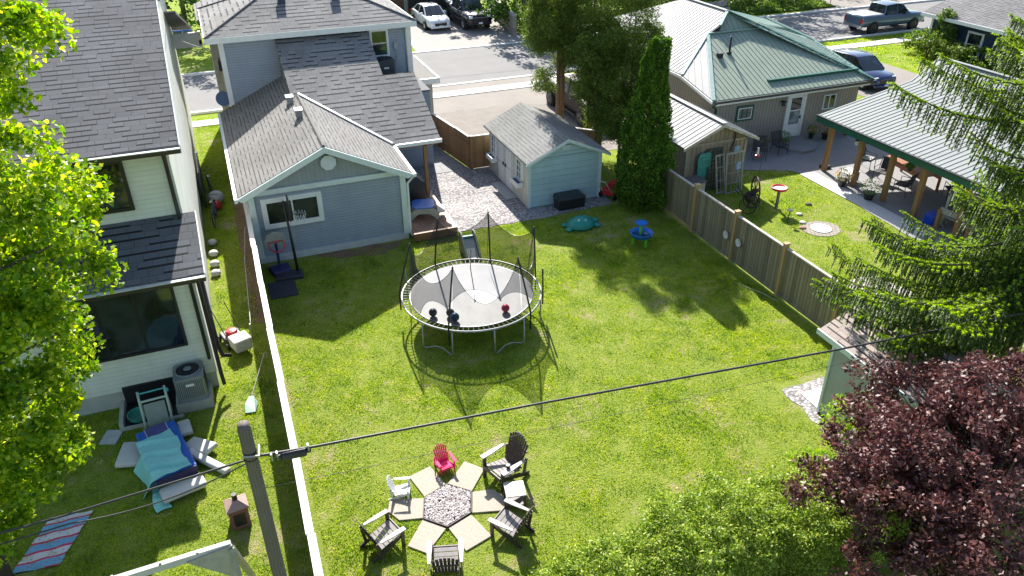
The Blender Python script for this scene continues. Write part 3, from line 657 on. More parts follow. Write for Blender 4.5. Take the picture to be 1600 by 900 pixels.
# ---------------- weathered barn shed ----------------
OLDW = siding('weathered_barn_boards', (.30,.235,.17), .21, True, .75, .9, lip=.10, rough=.85)
MWHT = M('white_metal_roof', (.37,.37,.365), .6, 0, var=.06, scale=1.5, dirt=.12, spec=.15)
BN = thing('barn_shed', 'weathered grey board shed with a ribbed white metal roof', 'shed', (18.4,24.5,0))
B(MB().box(16.95,19.78,24.55,28.6,0,2.0).prism([(16.95,24.55,1.98),(19.78,24.55,1.98),(18.38,24.55,2.68)], (0,4.05,0)), 'wall', OLDW, BN)
B(MB().box(17.0,19.7,24.50,24.548,1.9,2.0).box(16.93,17.03,24.50,24.548,0,1.9).box(19.7,19.8,24.50,24.548,0,1.9), 'trim_board', M('barn_trim', (.33,.27,.20), .85, var=.3), BN)
for nm, a in (('roof', [(16.65,24.24,2.02),(18.38,24.24,2.80),(18.38,28.9,2.80),(16.65,28.9,2.02)]), ('roof', [(18.38,24.24,2.80),(20.1,24.24,2.02),(20.1,28.9,2.02),(18.38,28.9,2.80)])):
    r_ = metal_roof(nm, a, (1,0), MWHT, None, .28, .03); r_.parent = BN; reroot(r_, BN)
B(MB().bar((18.38,24.22,2.83),(18.38,28.92,2.83),.22,.02), 'ridge_cap', MWHT, BN)
B(MB().prism([(16.6,24.2,2.0),(18.38,24.2,2.79),(18.38,24.2,2.66),(16.6,24.2,1.88)], (0,.035,0)).prism([(20.15,24.2,2.0),(18.38,24.2,2.79),(18.38,24.2,2.66),(20.15,24.2,1.88)], (0,.035,0)), 'rake_board', M('barn_rake', (.45,.40,.34), .8, var=.2), BN)
# things leaning on the barn shed
GW = M('grey_old_wood', (.34,.30,.27), .85, var=.25, scale=8)
def frame_panel(name, label, cat, loc, rz, w_, h_, lean, m, bars=4, vb=0):
    o = MB(); o.box(-w_/2,-w_/2+.07,-.02,.02,0,h_).box(w_/2-.07,w_/2,-.02,.02,0,h_).box(-w_/2+.07,w_/2-.07,-.02,.02,0,.07).box(-w_/2+.07,w_/2-.07,-.02,.02,h_-.07,h_)
    for k in range(1, bars+1): z = h_*k/(bars+1); o.box(-w_/2+.07,w_/2-.07,-.012,.012,z-.015,z+.015)
    for k in range(1, vb+1): x = -w_/2+w_*k/(vb+1); o.box(x-.012,x+.012,-.016,.016,.07,h_-.07)
    o.xf(Matrix.Rotation(R(-lean),4,'X')); b_ = o.build(name, m, bevel=.004); return tag(b_, label, cat, loc=loc, rz=rz)
frame_panel('trellis_frame', 'dark green wooden frame with crossed lattice leaning on the barn shed', 'lattice', (18.25,24.25,0), 0, .75, 1.75, 7, M('dark_green_wood', (.05,.07,.045), .8), 9, 5)
frame_panel('old_window_frame', 'grey metal screen door frame leaning in front of the barn shed, tallest', 'screen door', (18.85,23.7,0), R(6), .9, 1.7, 8, M('grey_metal_frame', (.30,.30,.30), .5, .3), 3, 2)
frame_panel('old_window_frame', 'narrow grey wooden frame leaning beside the screen door at the barn shed', 'frame', (18.35,23.85,0), R(10), .5, 1.6, 12, GW, 2, 1)
t = thing('sled', 'teal plastic sled hanging upright on the barn shed wall', 'sled', (17.75,24.42,.55))
mb = MB(); mb.prism([(-.28,0,.1),(-.2,0,0),(.2,0,0),(.3,0,.2),(.3,0,.95),(.22,0,1.1),(-.25,0,1.05),(-.33,0,.8)], (0,-.06,0)); mb.build('shell', M('teal_plastic', (.05,.26,.22), .4, var=.2), t, bevel=.02)
MB().box(-.2,.22,-.085,-.062,.2,.26).box(-.2,.22,-.085,-.062,.5,.56).box(-.2,.22,-.085,-.062,.8,.86).build('ridges', M('teal_plastic_light', (.08,.33,.28), .4), t)
t = thing('storage_bench', 'beige storage bench with a dark grey lid behind the first fence panel', 'storage box', (16.5,23.45,0), R(4))
MB().box(-.55,.55,-.3,.3,0,.95).build('body', M('beige_box', (.42,.38,.33), .6), t, bevel=.01); MB().box(-.6,.6,-.35,.35,.952,1.02).build('lid', M('grey_lid', (.10,.09,.09), .6), t, bevel=.01)
tag(MB().tube([(-.02,0,0),(.12,0,.35),(.16,0,.62),(.10,0,.86)],[.02,.03,.03,.012],6).build('wall_hook', M('rusty_iron', (.05,.03,.02), .7)), 'dark curved iron sickle on the barn shed gable', 'sickle', loc=(19.0,24.47,1.5))
t = thing('garden_spade', 'light blue snow shovel leaning on the barn shed, highest of the tools', 'shovel', (19.22,24.2,0)); MB().tube([(0,0,0),(-.05,.15,1.45)],.018,6).build('handle', GW, t); MB().prism([(-.17,.1,1.4),(.1,.1,1.45),(.13,.12,1.75),(-.12,.12,1.72)], (0,.03,0)).build('blade', M('pale_blue', (.28,.38,.55), .4), t)
t = thing('garden_spade', 'pale blue bladed shovel standing blade up before the screen door', 'shovel', (18.95,23.4,0)); MB().tube([(0,0,0),(-.15,.12,1.15)],.018,6).build('handle', GW, t); MB().prism([(-.28,.1,1.1),(-.06,.1,1.12),(-.06,.12,1.42),(-.28,.12,1.36)], (0,.025,0)).build('blade', M('pale_blue', (.28,.38,.55), .4), t)
# wagon wheel, bird bath, hummingbird feeder, small stuff on neighbour lawn
def wheel():
    t = thing('wagon_wheel', 'rusty iron wagon wheel standing upright behind the weathered fence', 'wheel', (18.95,22.5,0), R(68))
    IR = M('rusty_wheel', (.10,.07,.055), .8, .2, var=.4)
    MB().tube([(.55*math.cos(2*math.pi*k/32),0,.56+.55*math.sin(2*math.pi*k/32)) for k in range(32)], .035, 6, closed=True).build('rim', IR, t, smooth=True)
    for k in range(10):
        a = 2*math.pi*k/10; MB().tube([(.06*math.cos(a),0,.56+.06*math.sin(a)),(.53*math.cos(a),0,.56+.53*math.sin(a))], .017, 6).build('spoke', IR, t)
    MB().lathe([(.05,-.12),(.09,-.08),(.09,.08),(.05,.12)], 14).xf(Matrix.Translation((0,0,.56))@Matrix.Rotation(R(90),4,'X')).build('hub', IR, t)
wheel()
def wheel2():
    t = thing('seed_drill', 'old rusty farm implement with two small wheels beside the wagon wheel', 'farm tool', (18.35,22.0,0), R(40))
    IR = M('rusty_tool', (.06,.045,.04), .85, .1, var=.4)
    for s_ in (-.3,.3):
        w_ = MB().tube([(s_,.32*math.cos(2*math.pi*k/20),.34+.32*math.sin(2*math.pi*k/20)) for k in range(20)], .022, 6, closed=True)
        for k in range(6): a = 2*math.pi*k/6; w_.tube([(s_,0,.34),(s_,.31*math.cos(a),.34+.31*math.sin(a))],.012,5)
        w_.build('wheel', IR, t)
    MB().tube([(-.4,0,.34),(.4,0,.34)],.025,6).tube([(0,0,.34),(.1,.6,.9)],.02,6).tube([(0,0,.34),(-.15,.6,.85)],.02,6).build('frame', IR, t)
    MB().lathe([(.08,.35),(.2,.62),(.22,.72),(.2,.72),(.08,.42)], 14).build('hopper', IR, t)
wheel2()
def birdbath():
    t = thing('bird_bath', 'red rimmed bird bath on a grey post in the neighbour lawn', 'bird bath', (19.5,21.8,0))
    MB().tube([(0,0,0),(0,0,.78)], .06, 8).build('post', M('post_grey', (.20,.17,.15), .8, var=.3), t)
    b_ = MB().lathe([(.1,.78),(.27,.80),(.31,.84),(.31,.90),(.27,.90),(.24,.845)], 24).build('bowl', M('red_glaze', (.50,.02,.03), .35), t, smooth=True)
    MB().lathe([(.02,.85),(.245,.853)], 24).build('bowl_floor', M('bath_floor', (.62,.55,.52), .6), b_)
birdbath()
t = thing('hummingbird_feeder', 'clear hummingbird feeder with a red base hanging on a thin hook pole', 'bird feeder', (20.1,24.1,0))
MB().lathe([(.02,1.62),(.04,1.6),(.05,1.35),(.04,1.33)], 12).build('bottle', M('feeder_glass', (.65,.62,.62), .2), t); MB().lathe([(.03,1.33),(.09,1.3),(.10,1.25),(.04,1.23)], 14).build('base', M('feeder_red', (.6,.03,.04), .3), t)
MB().tube([(.25,0,0),(.25,0,1.8),(.2,0,1.88),(.08,0,1.86),(0,0,1.78),(0,0,1.62)], .007, 5).build('hook', BLACK, t)
t = thing('sundial', 'small dark iron garden ornament with a flat disc on the lawn', 'ornament', (19.1,20.6,0))
MB().tube([(0,0,0),(0,0,.5)],.015,6).tube([(0,0,.3),(.15,.1,.48)],.01,5).tube([(0,0,.25),(-.14,.08,.42)],.01,5).build('stake', BLACK, t); MB().lathe([(.02,.5),(.11,.51),(.11,.53),(.02,.53)],14).build('plate', BLACK, t)
for i, (x,y,lb) in enumerate(((19.95,21.0,'flat pale stone in the grass beside the bird bath'),(19.6,20.35,'small pale pebble in the grass near the paved circle'),(20.9,21.6,'small dark stone in the neighbour lawn, right of the bird bath'),(19.3,20.0,'small reddish stone at the rim of the paved circle'))):
    tag(MB().ball((0,0,.03),.13,10,6,.35).build('garden_stone', M('stone%d'%i, ((.45,.42,.38),(.5,.47,.42),(.06,.05,.05),(.3,.17,.12))[i], .85), smooth=True), lb, 'stone', loc=(x,y,0))
tag(MB().lathe([(.1,0),(.12,.02),(.12,.4),(.10,.42),(.10,.1)], 16).build('white_pail', M('pail', (.55,.53,.48), .5, var=.2)), 'off white pail behind the weathered fence beside the farm implement', 'pail', loc=(17.2,20.3,0))

# ---------------- green roofed house ----------------
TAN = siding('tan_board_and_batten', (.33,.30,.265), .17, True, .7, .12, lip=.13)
MGRN = M('pale_green_metal', (.28,.33,.265), .55, 0, spec=.2, var=.06, scale=1.5, dirt=.15)
MTEAL = M('teal_dark_reflection', (.14,.24,.24), .3, .3, var=.1)  # roof metal darkened: grazing reflection put into the colour
DGRN = M('dark_green_trim', (.015,.10,.07), .4, var=.1)
GH = thing('green_roofed_house', 'tan board and batten house with a ribbed pale green metal roof', 'house', (24.6,28,0))
A = (25.3,33.5,4.82); E0 = (20.24,27.7,2.5); E1 = (29.1,27.7,2.5); Wc = (20.24,30.39,2.97); HR = (22.65,32.2,4.3)
def gs(y): return 2.5+.4*(y-27.7)
B(MB().box(20.62,28.75,28.05,33,0,2.45).box(20.62,31.5,33.0,40.5,0,2.45), 'wall', TAN, GH)
B(MB().prism([(20.55,28.0,2.4),(20.55,40.4,2.4),(20.55,40.4,2.95),(20.55,30.4,2.95),(20.55,28.3,2.5)], (-.01,0,0)), 'side_gable', TAN, GH)
def MR(name, pts, ud, m, sp=.26):
    r_ = metal_roof(name, pts, ud, m, None, sp); r_.parent = GH; reroot(r_, GH); return r_
RJ = (22.62,32.1,gs(32.1)); SP = (24.13,32.9,5.05)
MR('rear_roof', [E0, E1, (25.9,32.1,gs(32.1)), RJ], (0,1), MGRN)
MR('upper_rear_roof', [(23.2,32.1,gs(32.1)), (25.9,32.1,gs(32.1)), (24.3,32.95,5.03)], (0,1), MGRN)
MR('small_hip_roof', [E0, RJ, Wc], (.55,.83), MWHT, .3)
def ss(x): return 2.97+.5346*(x-20.24)
MR('side_roof', [Wc, (22.62,32.1,ss(22.62)), (23.3,32.14,ss(23.3)), (24.13,32.9,ss(24.13)), (24.13,36.6,ss(24.13)), (20.24,41.5,2.97)], (1,0), MWHT)
MR('right_roof', [(24.17,32.9,5.0), (29.1,27.7,2.47), (31.8,35.0,2.5)], (1,.1), MTEAL, .5)
MR('right_roof', [(24.17,32.9,5.0), (31.8,35.0,2.5), (33.1,41.0,2.45), (24.17,36.6,5.0)], (1,.1), MTEAL, .5)
MR('front_roof', [(24.13,36.6,5.03), (33.1,41.0,2.45), (20.24,41.5,2.97)], (0,-1), MTEAL, .5)
TEALC = M('pale_teal_cap', (.30,.42,.38), .35, .2)
B(MB().bar((22.6,32.08,4.3),(25.9,32.08,4.3),.16,.05), 'ridge_cap', TEALC, GH)
B(MB().bar((E0[0],E0[1],2.54),(22.62,32.1,4.3),.16,.04), 'hip_cap', TEALC, GH)
B(MB().bar((Wc[0],Wc[1],3.0),(22.6,32.1,4.31),.16,.04), 'hip_cap', TEALC, GH)
B(MB().bar((24.15,32.9,5.1),(25.9,32.1,4.33),.2,.05).bar((25.9,32.1,4.33),(29.12,27.68,2.55),.2,.05), 'hip_cap', DGRN, GH)
B(MB().bar((24.13,32.86,5.08),(23.25,32.1,4.62),.14,.04), 'hip_cap', TEALC, GH)
B(MB().bar((24.15,32.85,5.09),(24.15,36.6,5.09),.2,.03), 'ridge_cap', MWHT, GH)
B(MB().bar((31.82,34.95,2.53),(33.1,41.0,2.53),.16,.08).bar((31.8,35,2.53),(29.1,27.7,2.5),.1,.08), 'eave_trim', DGRN, GH)
B(MB().box(20.2,29.15,27.58,27.7,2.36,2.47), 'eaves_gutter', M('gutter_dark', (.05,.055,.055), .4), GH); B(MB().box(20.4,29.05,27.7,27.74,2.24,2.36), 'fascia', WHITE, GH)
B(MB().bar((20.18,27.7,2.42),(20.18,30.4,2.88),.05,.12).bar((20.18,30.4,2.88),(20.18,42,2.88),.05,.12), 'side_gutter', WHITE, GH)
B(MB().tube([(20.4,27.65,2.36),(20.4,27.95,2.15),(20.66,28.0,2.0),(20.66,28.0,.2)], .045), 'downspout', DGRN, GH, smooth=True)
B(MB().box(23.6,28.8,28.35,28.5,gs(28.35)+.02,gs(28.35)+.13), 'snow_guard', DGRN, GH)
B(MB().tube([(22.85,30.55,3.6),(22.85,30.55,4.45)],.05,8).tube([(22.85,30.55,3.65),(22.85,30.55,3.75)],.12,10), 'flue_pipe', BLACK, GH, smooth=True)
B(MB().box(22.1,22.35,30.3,30.5,3.55,3.78), 'roof_vent', BLACK, GH)
f = win(GH, (22.25,28.045,1.32), .78, .58, 0, DGRN, .06, 3, 1, glassmat('lace_glass', (.12,.12,.11), .2)); reroot(f, GH)
MB().box(21.88,22.62,27.985,27.999,1.34,1.38).box(21.88,22.62,27.985,27.999,1.83,1.87).box(21.88,21.92,27.985,27.999,1.38,1.83).box(22.58,22.62,27.985,27.999,1.38,1.83).build('inner_frame', WHITE, f)
f = win(GH, (27.05,28.045,1.28), .62, .6, 0, TRIM, .06, 2); reroot(f, GH)
d = B(MB().box(24.56,24.68,27.96,28.04,.12,2.2).box(25.5,25.62,27.96,28.04,.12,2.2).box(24.68,25.5,27.96,28.04,2.1,2.2), 'door_frame', WHITE, GH)
d = B(MB().box(24.69,25.49,27.98,28.03,.12,2.09), 'door', WHITE, GH)
MB().box(24.81,25.37,27.955,27.978,1.45,2.0).build('pane', GLASS, d); MB().box(24.81,25.37,27.955,27.978,.75,1.38).build('pane', glassmat('pale_glass', (.25,.30,.32), .15), d); MB().box(25.38,25.44,27.93,27.978,1.0,1.12).build('handle', BLACK, d)
B(MB().box(24.2,24.36,27.8,28.04,1.9,1.96).lathe([(.09,1.75),(.06,1.9)],10,(24.28,27.88,0)), 'wall_lamp', BLACK, GH)
struct(MB().prism([(23.9,26.6,0),(24.3,26.1,0),(25.0,26.15,0),(25.6,26.7,0),(25.75,27.9,0),(24.3,27.9,0)], (0,0,.14)).build('doorstep', NPAT))

# ---------------- pavilion ----------------
MGRY = M('light_grey_metal_roof', (.28,.295,.285), .6, 0, spec=.15, var=.05, scale=1.5, dirt=.12)
PV = thing('pavilion', 'open timber pavilion with green fascia and a ribbed light grey metal roof over a patio', 'pavilion', (23.8,22,0))
y0, y1 = 16.0, 24.65
for a in ([(23.42,y0,2.42),(28.05,y0,3.34),(28.05,y1,3.34),(23.42,y1,2.42)], [(28.05,y0,3.34),(29.4,y0,4.2),(29.4,y1,4.2),(28.05,y1,3.34)]):
    r_ = metal_roof('roof', a, (1,0), MGRY, None, .235); r_.parent = PV; reroot(r_, PV)
r_ = metal_roof('rear_roof', [(29.4,y0,4.2),(33.5,y0,2.4),(33.5,y1,2.4),(29.4,y1,4.2)], (1,0), MGRY, None, .3); r_.parent = PV; reroot(r_, PV)
B(MB().bar((29.4,y0,4.24),(29.4,y1+.02,4.24),.2,.02), 'ridge_cap', MGRY, PV)
B(MB().box(23.36,23.44,y0,y1+.04,2.12,2.37), 'fascia', DGRN, PV); B(MB().box(23.30,23.42,y0,y1+.05,2.385,2.42), 'drip_edge', BLACK, PV)
B(MB().prism([(23.4,y1+.005,2.14),(28.05,y1+.005,3.06),(29.4,y1+.005,3.92),(29.4,y1+.005,4.14),(28.05,y1+.005,3.28),(23.4,y1+.005,2.37)], (0,.05,0)), 'rake_board', DGRN, PV)
for y in (24.15,22.4,20.75,19.2,17.3): B(MB().box(23.72,23.9,y-.09,y+.09,.03,2.2), 'post', WOODP, PV, bevel=.01)
for y in (24.15,20.75,17.3): B(MB().box(29.0,29.18,y-.09,y+.09,.03,3.6), 'post', WOODP, PV, bevel=.01)
B(MB().box(23.72,23.9,y0,y1-.3,2.2,2.38), 'beam', WOODP, PV)
for k in range(9): B(MB().bar((23.5,y0+.5+k*1.0,2.33),(28.0,y0+.5+k*1.0,3.22),.05,.12), 'rafter', WOODP, PV)
B(MB().box(30.0,30.1,16,24.5,0,2.6), 'back_wall', TAN, PV)
t = thing('porch_lantern', 'small glass lantern on a pavilion post', 'lantern', (23.6,22.5,0)); MB().lathe([(.03,1.78),(.08,1.82),(.08,1.95),(.03,1.98)],8).build('glass', M('lantern_glass', (.5,.5,.48), .2), t); MB().lathe([(.09,1.97),(.02,2.04)],8).tube([(0,0,2.0),(.1,0,2.05)],.01,5).build('cap', BLACK, t)
def patio_chair(loc, rz, label):
    t = thing('patio_chair', label, 'chair', loc, rz, 'black patio chairs under and beside the pavilion')
    m = M('chair_frame_black', (.02,.02,.022), .4); s_ = M('sling_black', (.04,.04,.045), .7)
    MB().box(-.25,.25,-.24,.24,.41,.44).build('seat', s_, t); MB().prism([(-.25,.24,.46),(.25,.24,.46),(.25,.36,.95),(-.25,.36,.95)], (0,.02,0)).build('backrest', s_, t)
    for x in (-.28,.28):
        MB().tube([(x,-.26,0),(x,-.24,.62),(x,.22,.64),(x,.3,.8)], .015, 6).build('armrest', m, t)
        MB().tube([(x,.3,0),(x,.2,.42),(x,.36,.97)], .015, 6).build('leg', m, t)
        MB().tube([(x,-.24,.42),(x,.2,.42)], .014, 6).build('side_rail', m, t)
    return t
patio_chair((25.7,23.7,.03), R(25), 'black patio chair with a pale seat cushion at the far end of the pavilion table')
o = MB().box(-.23,.23,-.22,.22,0,.05).build('seat_cushion', M('pale_cushion', (.55,.55,.52), .8), bevel=.02); tag(o, 'pale cushion lying on the black patio chair', 'cushion', loc=(25.7,23.7,.473), rz=R(25))
patio_chair((25.2,22.3,.03), R(-70), 'black patio chair on the lawn side of the pavilion table, in the sunlit gap')
patio_chair((25.0,21.0,.03), R(200), 'black patio chair with its back to the lawn, between the middle pavilion posts')
patio_chair((26.5,19.9,.03), R(150), 'black patio chair in the shade behind the last front pavilion post')
patio_chair((23.35,26.6,.02), R(5), 'black patio chair against the tan house wall, beside the potted plants')
patio_chair((22.1,26.4,.02), R(-30), 'black patio chair half hidden behind the barn shed roof')
def dtable():
    t = thing('dining_table', 'long reddish wood dining table under the pavilion roof', 'table', (26.3,21.8,.03), R(-8))
    m = M('red_brown_wood', (.33,.12,.045), .5, var=.2)
    mb = MB()
    for k in range(6): mb.box(-.45+k*.152,-.305+k*.152,-1.2,1.2,.72,.76)
    mb.build('tabletop', m, t, bevel=.004)
    for x in (-.38,.38):
        for y in (-1.1,1.1): MB().box(x-.04,x+.04,y-.04,y+.04,0,.72).build('leg', m, t)
        MB().box(x-.015,x+.015,-1.06,1.06,.5,.718).build('apron', m, t)
dtable()
def potted(loc, label, name='potted_plant', r_=.17, pot=BLACK, kind=0, h_=.3):
    t = thing(name, label, 'plant pot', loc)
    MB().lathe([(r_*.7,0),(r_,h_*.85),(r_*1.1,h_*.86),(r_*1.1,h_),(r_*.95,h_)], 16).build('pot', pot, t)
    rg = np.random.default_rng(int(loc[0]*100+loc[1]*10)); n = 380
    d = rg.normal(size=(n,3)); d /= np.linalg.norm(d,axis=1)[:,None]; rr = rg.uniform(.3,1,size=(n,1))**.5
    p = d*rr*np.array([r_*1.9,r_*1.9,r_*1.5])+np.array([0,0,h_+r_*1.0])
    npmesh('foliage', leaf_quads(p, rg, .07, .04), 4, (LEAF_POT, LEAF_FLOWER)[kind], t)
    return t
PAVIL_DONE = True

# ---------------- navy house, grey garden shed ----------------
NV = thing('navy_house', 'navy blue house with a dark shingle roof and white trimmed window, behind the pavilion roof', 'house', (47,34,0))
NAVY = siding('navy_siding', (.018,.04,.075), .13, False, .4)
B(MB().box(44.95,56,28.0,38.9,0,2.2), 'wall', NAVY, NV)
B(MB().slab([(44.2,27.5,2.3),(50.2,27.5,4.3),(50.2,39.3,4.3),(44.2,39.3,2.3)], .12).slab([(50.2,27.5,4.3),(56.6,27.5,2.3),(56.6,39.3,2.3),(50.2,39.3,4.3)], .12), 'roof', SH_DARK, NV)
B(MB().box(44.15,44.22,27.5,39.3,2.1,2.31), 'fascia', WHITE, NV); B(MB().box(44.88,44.96,38.82,38.96,0,2.1), 'corner_board', WHITE, NV)
f = win(NV, (44.945,35.45,.30), .95, 1.30, R(-90), WHITE, .12, 1, 1); reroot(f, NV)
GS = thing('grey_shed', 'small pale grey sided shed half hidden by the purple leaved tree', 'shed', (12.7,10,0))
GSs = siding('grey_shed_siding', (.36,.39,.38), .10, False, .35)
B(MB().box(12.7,15.0,8.3,11.35,.03,2.2), 'wall', GSs, GS)
B(MB().box(12.66,12.78,11.3,11.37,.03,2.15), 'corner_board', TRIM, GS)
SHP = shingle('pinkish_shingles', (.36,.30,.27), .15, .3, .5)
B(MB().slab([(12.62,8.0,2.25),(13.85,8.0,2.8),(13.85,11.85,2.8),(12.62,11.85,2.25)], .06).slab([(13.85,8,2.8),(15.1,8,2.25),(15.1,11.85,2.25),(13.85,11.85,2.8)], .06), 'roof', SHP, GS)
B(MB().box(12.58,12.62,8.0,11.88,2.12,2.26), 'fascia', TRIM, GS)
# ---------------- vehicles ----------------
def loft(mb, secs):
    b = len(mb.v); k = len(secs[0])
    for s_ in secs: mb.v += [tuple(p) for p in s_]
    for i in range(len(secs)-1):
        for j in range(k):
            j2 = (j+1)%k; mb.f.append((b+i*k+j, b+i*k+j2, b+(i+1)*k+j2, b+(i+1)*k+j))
    mb.f.append(tuple(b+j for j in range(k))[::-1]); mb.f.append(tuple(b+(len(secs)-1)*k+j for j in range(k)))
def paint(name, c, rough=.22, met=.35, coat=.7):
    m, n, l, b = newmat(name); b.inputs['Base Color'].default_value = (*c,1); b.inputs['Roughness'].default_value = rough
    b.inputs['Metallic'].default_value = met; b.inputs['Coat Weight'].default_value = coat; b.inputs['Specular IOR Level'].default_value = .5 if coat > .3 else .15; b.inputs['Coat Roughness'].default_value = .06; return m
CGL = glassmat('car_glass', (.03,.04,.045), .03, .9)
TYRE = M('tyre_rubber', (.02,.02,.02), .8, var=.2); RIM = M('alloy_rim', (.45,.46,.47), .3, .8, var=.05); RIMD = M('dark_rim', (.05,.05,.055), .35, .6, var=.05)
HLM = M('headlamp_glass', (.75,.77,.78), .12, .1, var=.03); TLM = M('tail_lamp_red', (.55,.012,.02), .2, var=.05); CHR = M('chrome', (.7,.7,.72), .12, 1, var=.02)
def car(name, label, loc, rz, kind, pm, rim=RIM, cat='car'):
    t = thing(name, label, cat, loc, rz)
    if kind == 'sedan':
        S = [(-2.42,.70,.38,.80),(-2.34,.84,.27,.95),(-1.8,.91,.2,1.0),(-.6,.925,.19,.97),(.9,.925,.19,.95),(1.25,.92,.2,.93),(1.9,.89,.22,.83),(2.28,.80,.27,.70),(2.42,.62,.36,.58)]
        cabs = [(-1.95,.74,.70,.97,.98),(-1.15,.80,.60,.97,1.42),(-.3,.82,.63,.96,1.47),(.35,.82,.61,.95,1.44),(1.22,.76,.70,.93,.95)]; wr, wx, wy = .33, (-1.42,1.42), .80; hoodz = .75
    elif kind == 'suv':
        S = [(-2.32,.78,.42,1.0),(-2.24,.88,.32,1.1),(-1.5,.93,.26,1.1),(.9,.93,.26,1.06),(1.2,.92,.27,1.04),(1.95,.89,.3,.95),(2.25,.82,.34,.82),(2.34,.66,.42,.68)]
        cabs = [(-2.26,.80,.70,1.08,1.12),(-1.95,.82,.66,1.08,1.60),(-.3,.84,.67,1.07,1.68),(.35,.84,.65,1.06,1.64),(1.2,.78,.72,1.04,1.06)]; wr, wx, wy = .37, (-1.38,1.42), .80; hoodz = .9
    else:
        S = [(-2.92,.86,.55,1.18),(-2.88,.96,.50,1.28),(-.95,.98,.42,1.28),(-.9,.98,.42,1.22),(1.1,.98,.42,1.2),(1.35,.98,.42,1.24),(2.5,.97,.42,1.18),(2.8,.93,.45,1.08),(2.92,.86,.5,.95)]
        cabs = [(-.98,.86,.74,1.2,1.24),(-.80,.88,.72,1.2,1.82),(.2,.88,.73,1.2,1.90),(.62,.88,.72,1.2,1.86),(1.38,.86,.78,1.2,1.24)]; wr, wx, wy = .42, (-1.85,1.85), .84; hoodz = 1.1
    def ring(x, w_, z0, z1):
        h = z1-z0
        return [(x,y*1.0,z) for y, z in ((-w_*.82,z0),(-w_*.97,z0+.18*h),(-w_,z0+.5*h),(-w_*.965,z1-.07),(-w_*.86,z1),(w_*.86,z1),(w_*.965,z1-.07),(w_,z0+.5*h),(w_*.97,z0+.18*h),(w_*.82,z0))]
    b = MB(); loft(b, [ring(*s_) for s_ in S]); b.build('body', pm, t, bevel=.03, smooth=True)
    g = MB(); loft(g, [[(x,-wb,zb-.03),(x,-wt,zt),(x,-wt*.8,zt+.012),(x,wt*.8,zt+.012),(x,wt,zt),(x,wb,zb-.03)] for x, wb, wt, zb, zt in cabs]); g.build('windows', CGL, t)
    rfm = MB(); c3 = cabs[1:4]; loft(rfm, [[(x,-wt*1.0,zt-.03),(x,-wt*.97,zt+.02),(x,-wt*.6,zt+.045),(x,wt*.6,zt+.045),(x,wt*.97,zt+.02),(x,wt*1.0,zt-.03)] for x, wb, wt, zb, zt in c3]); rfm.build('roof', pm, t, smooth=True, bevel=.02)
    for s_ in (-1,1):
        for i in (0,3):
            pl_ = MB()
            a_, b_ = cabs[i], cabs[i+1]
            pl_.bar((a_[0], s_*(a_[1] if i==0 else a_[2]), a_[3] if i==0 else a_[4]), (b_[0], s_*(b_[2] if i==0 else b_[1]), b_[4] if i==0 else b_[3]), .07, .05); pl_.build('pillar', pm, t)
        m_ = cabs[2]; pl_ = MB(); pl_.bar((m_[0]-.05,s_*(m_[1]+.005),m_[3]),(m_[0]-.05,s_*(m_[2]+.005),m_[4]),.07,.03); pl_.build('pillar', pm, t)
    for x in wx:
        for s_ in (-1,1):
            M4 = Matrix.Translation((x,s_*wy,wr)) @ Matrix.Rotation(R(90),4,'X')
            MB().lathe([(wr*1.13,-.02),(wr*1.13,.135)],24).xf(Matrix.Translation((x,s_*(wy+.0),wr))@Matrix.Rotation(R(-90*s_),4,'X')).build('wheel_arch', BLACK, t)
            w_ = MB().lathe([(wr*.62,-.1),(wr*.93,-.11),(wr,-.07),(wr,.07),(wr*.93,.11),(wr*.62,.1)],24).xf(Matrix.Translation((0,s_*.09,0))@M4).build('wheel', TYRE, t)
            rm = MB().lathe([(.04,0),(.07,.02),(wr*.6,.0)],20)
            rm.xf(Matrix.Translation((x,s_*(wy+.19),wr))@Matrix.Rotation(R(-90*s_),4,'X')).build('rim', rim, w_)
    Lf, Lr = S[-1], S[0]; wf = S[-2][1]
    for s_ in (-1,1):
        xz = {'sedan':(2.22,.63,.66,.11),'suv':(2.2,.66,.8,.13),'pickup':(2.86,.72,1.0,.2)}[kind]
        MB().prism([(xz[0]-.1,s_*xz[1]-.15,xz[2]-.06),(xz[0]-.1,s_*xz[1]+.13,xz[2]-.06),(xz[0]-.14,s_*xz[1]+.13,xz[2]+xz[3]*.6),(xz[0]-.14,s_*xz[1]-.15,xz[2]+xz[3]*.5)], (.15,0,0)).build('headlight', HLM, t, bevel=.02)
        xr = Lr[0]+.02; zt = {'sedan':.82,'suv':.98,'pickup':.92}[kind]; hh = {'sedan':.12,'suv':.16,'pickup':.32}[kind]
        MB().box(xr-.03,xr+.12,s_*.80-.10,s_*.80+.10,zt-hh/2,zt+hh/2).build('taillight', TLM, t, bevel=.015)
        MB().box(cabs[3][0]+.25,cabs[3][0]+.42,s_*(wy+.12)-.1,s_*(wy+.12)+.1,cabs[3][3]+.02,cabs[3][3]+.16).build('mirror', pm, t, bevel=.03)
        for k_ in (-.42,.55): MB().box(k_,k_+.16,s_*(S[3][1]+.0)-.012,s_*(S[3][1])+.012,cabs[2][3]-.16,cabs[2][3]-.13).build('door_handle', pm, t)
    fx = Lf[0]
    gz_ = {'sedan':(.46,.34,.64),'suv':(.5,.5,.76),'pickup':(.62,.62,1.0)}[kind]
    MB().box(fx-.14,fx+.02,-gz_[0],gz_[0],gz_[1],gz_[2]).build('grille', BLACK, t, bevel=.02)
    MB().box(fx-.1,fx+.035,-gz_[0]-.02,gz_[0]+.02,gz_[2]-.03,gz_[2]).build('grille_trim', CHR if kind!='suv' else BLACK, t)
    zb = {'sedan':.3,'suv':.34,'pickup':.52}[kind]
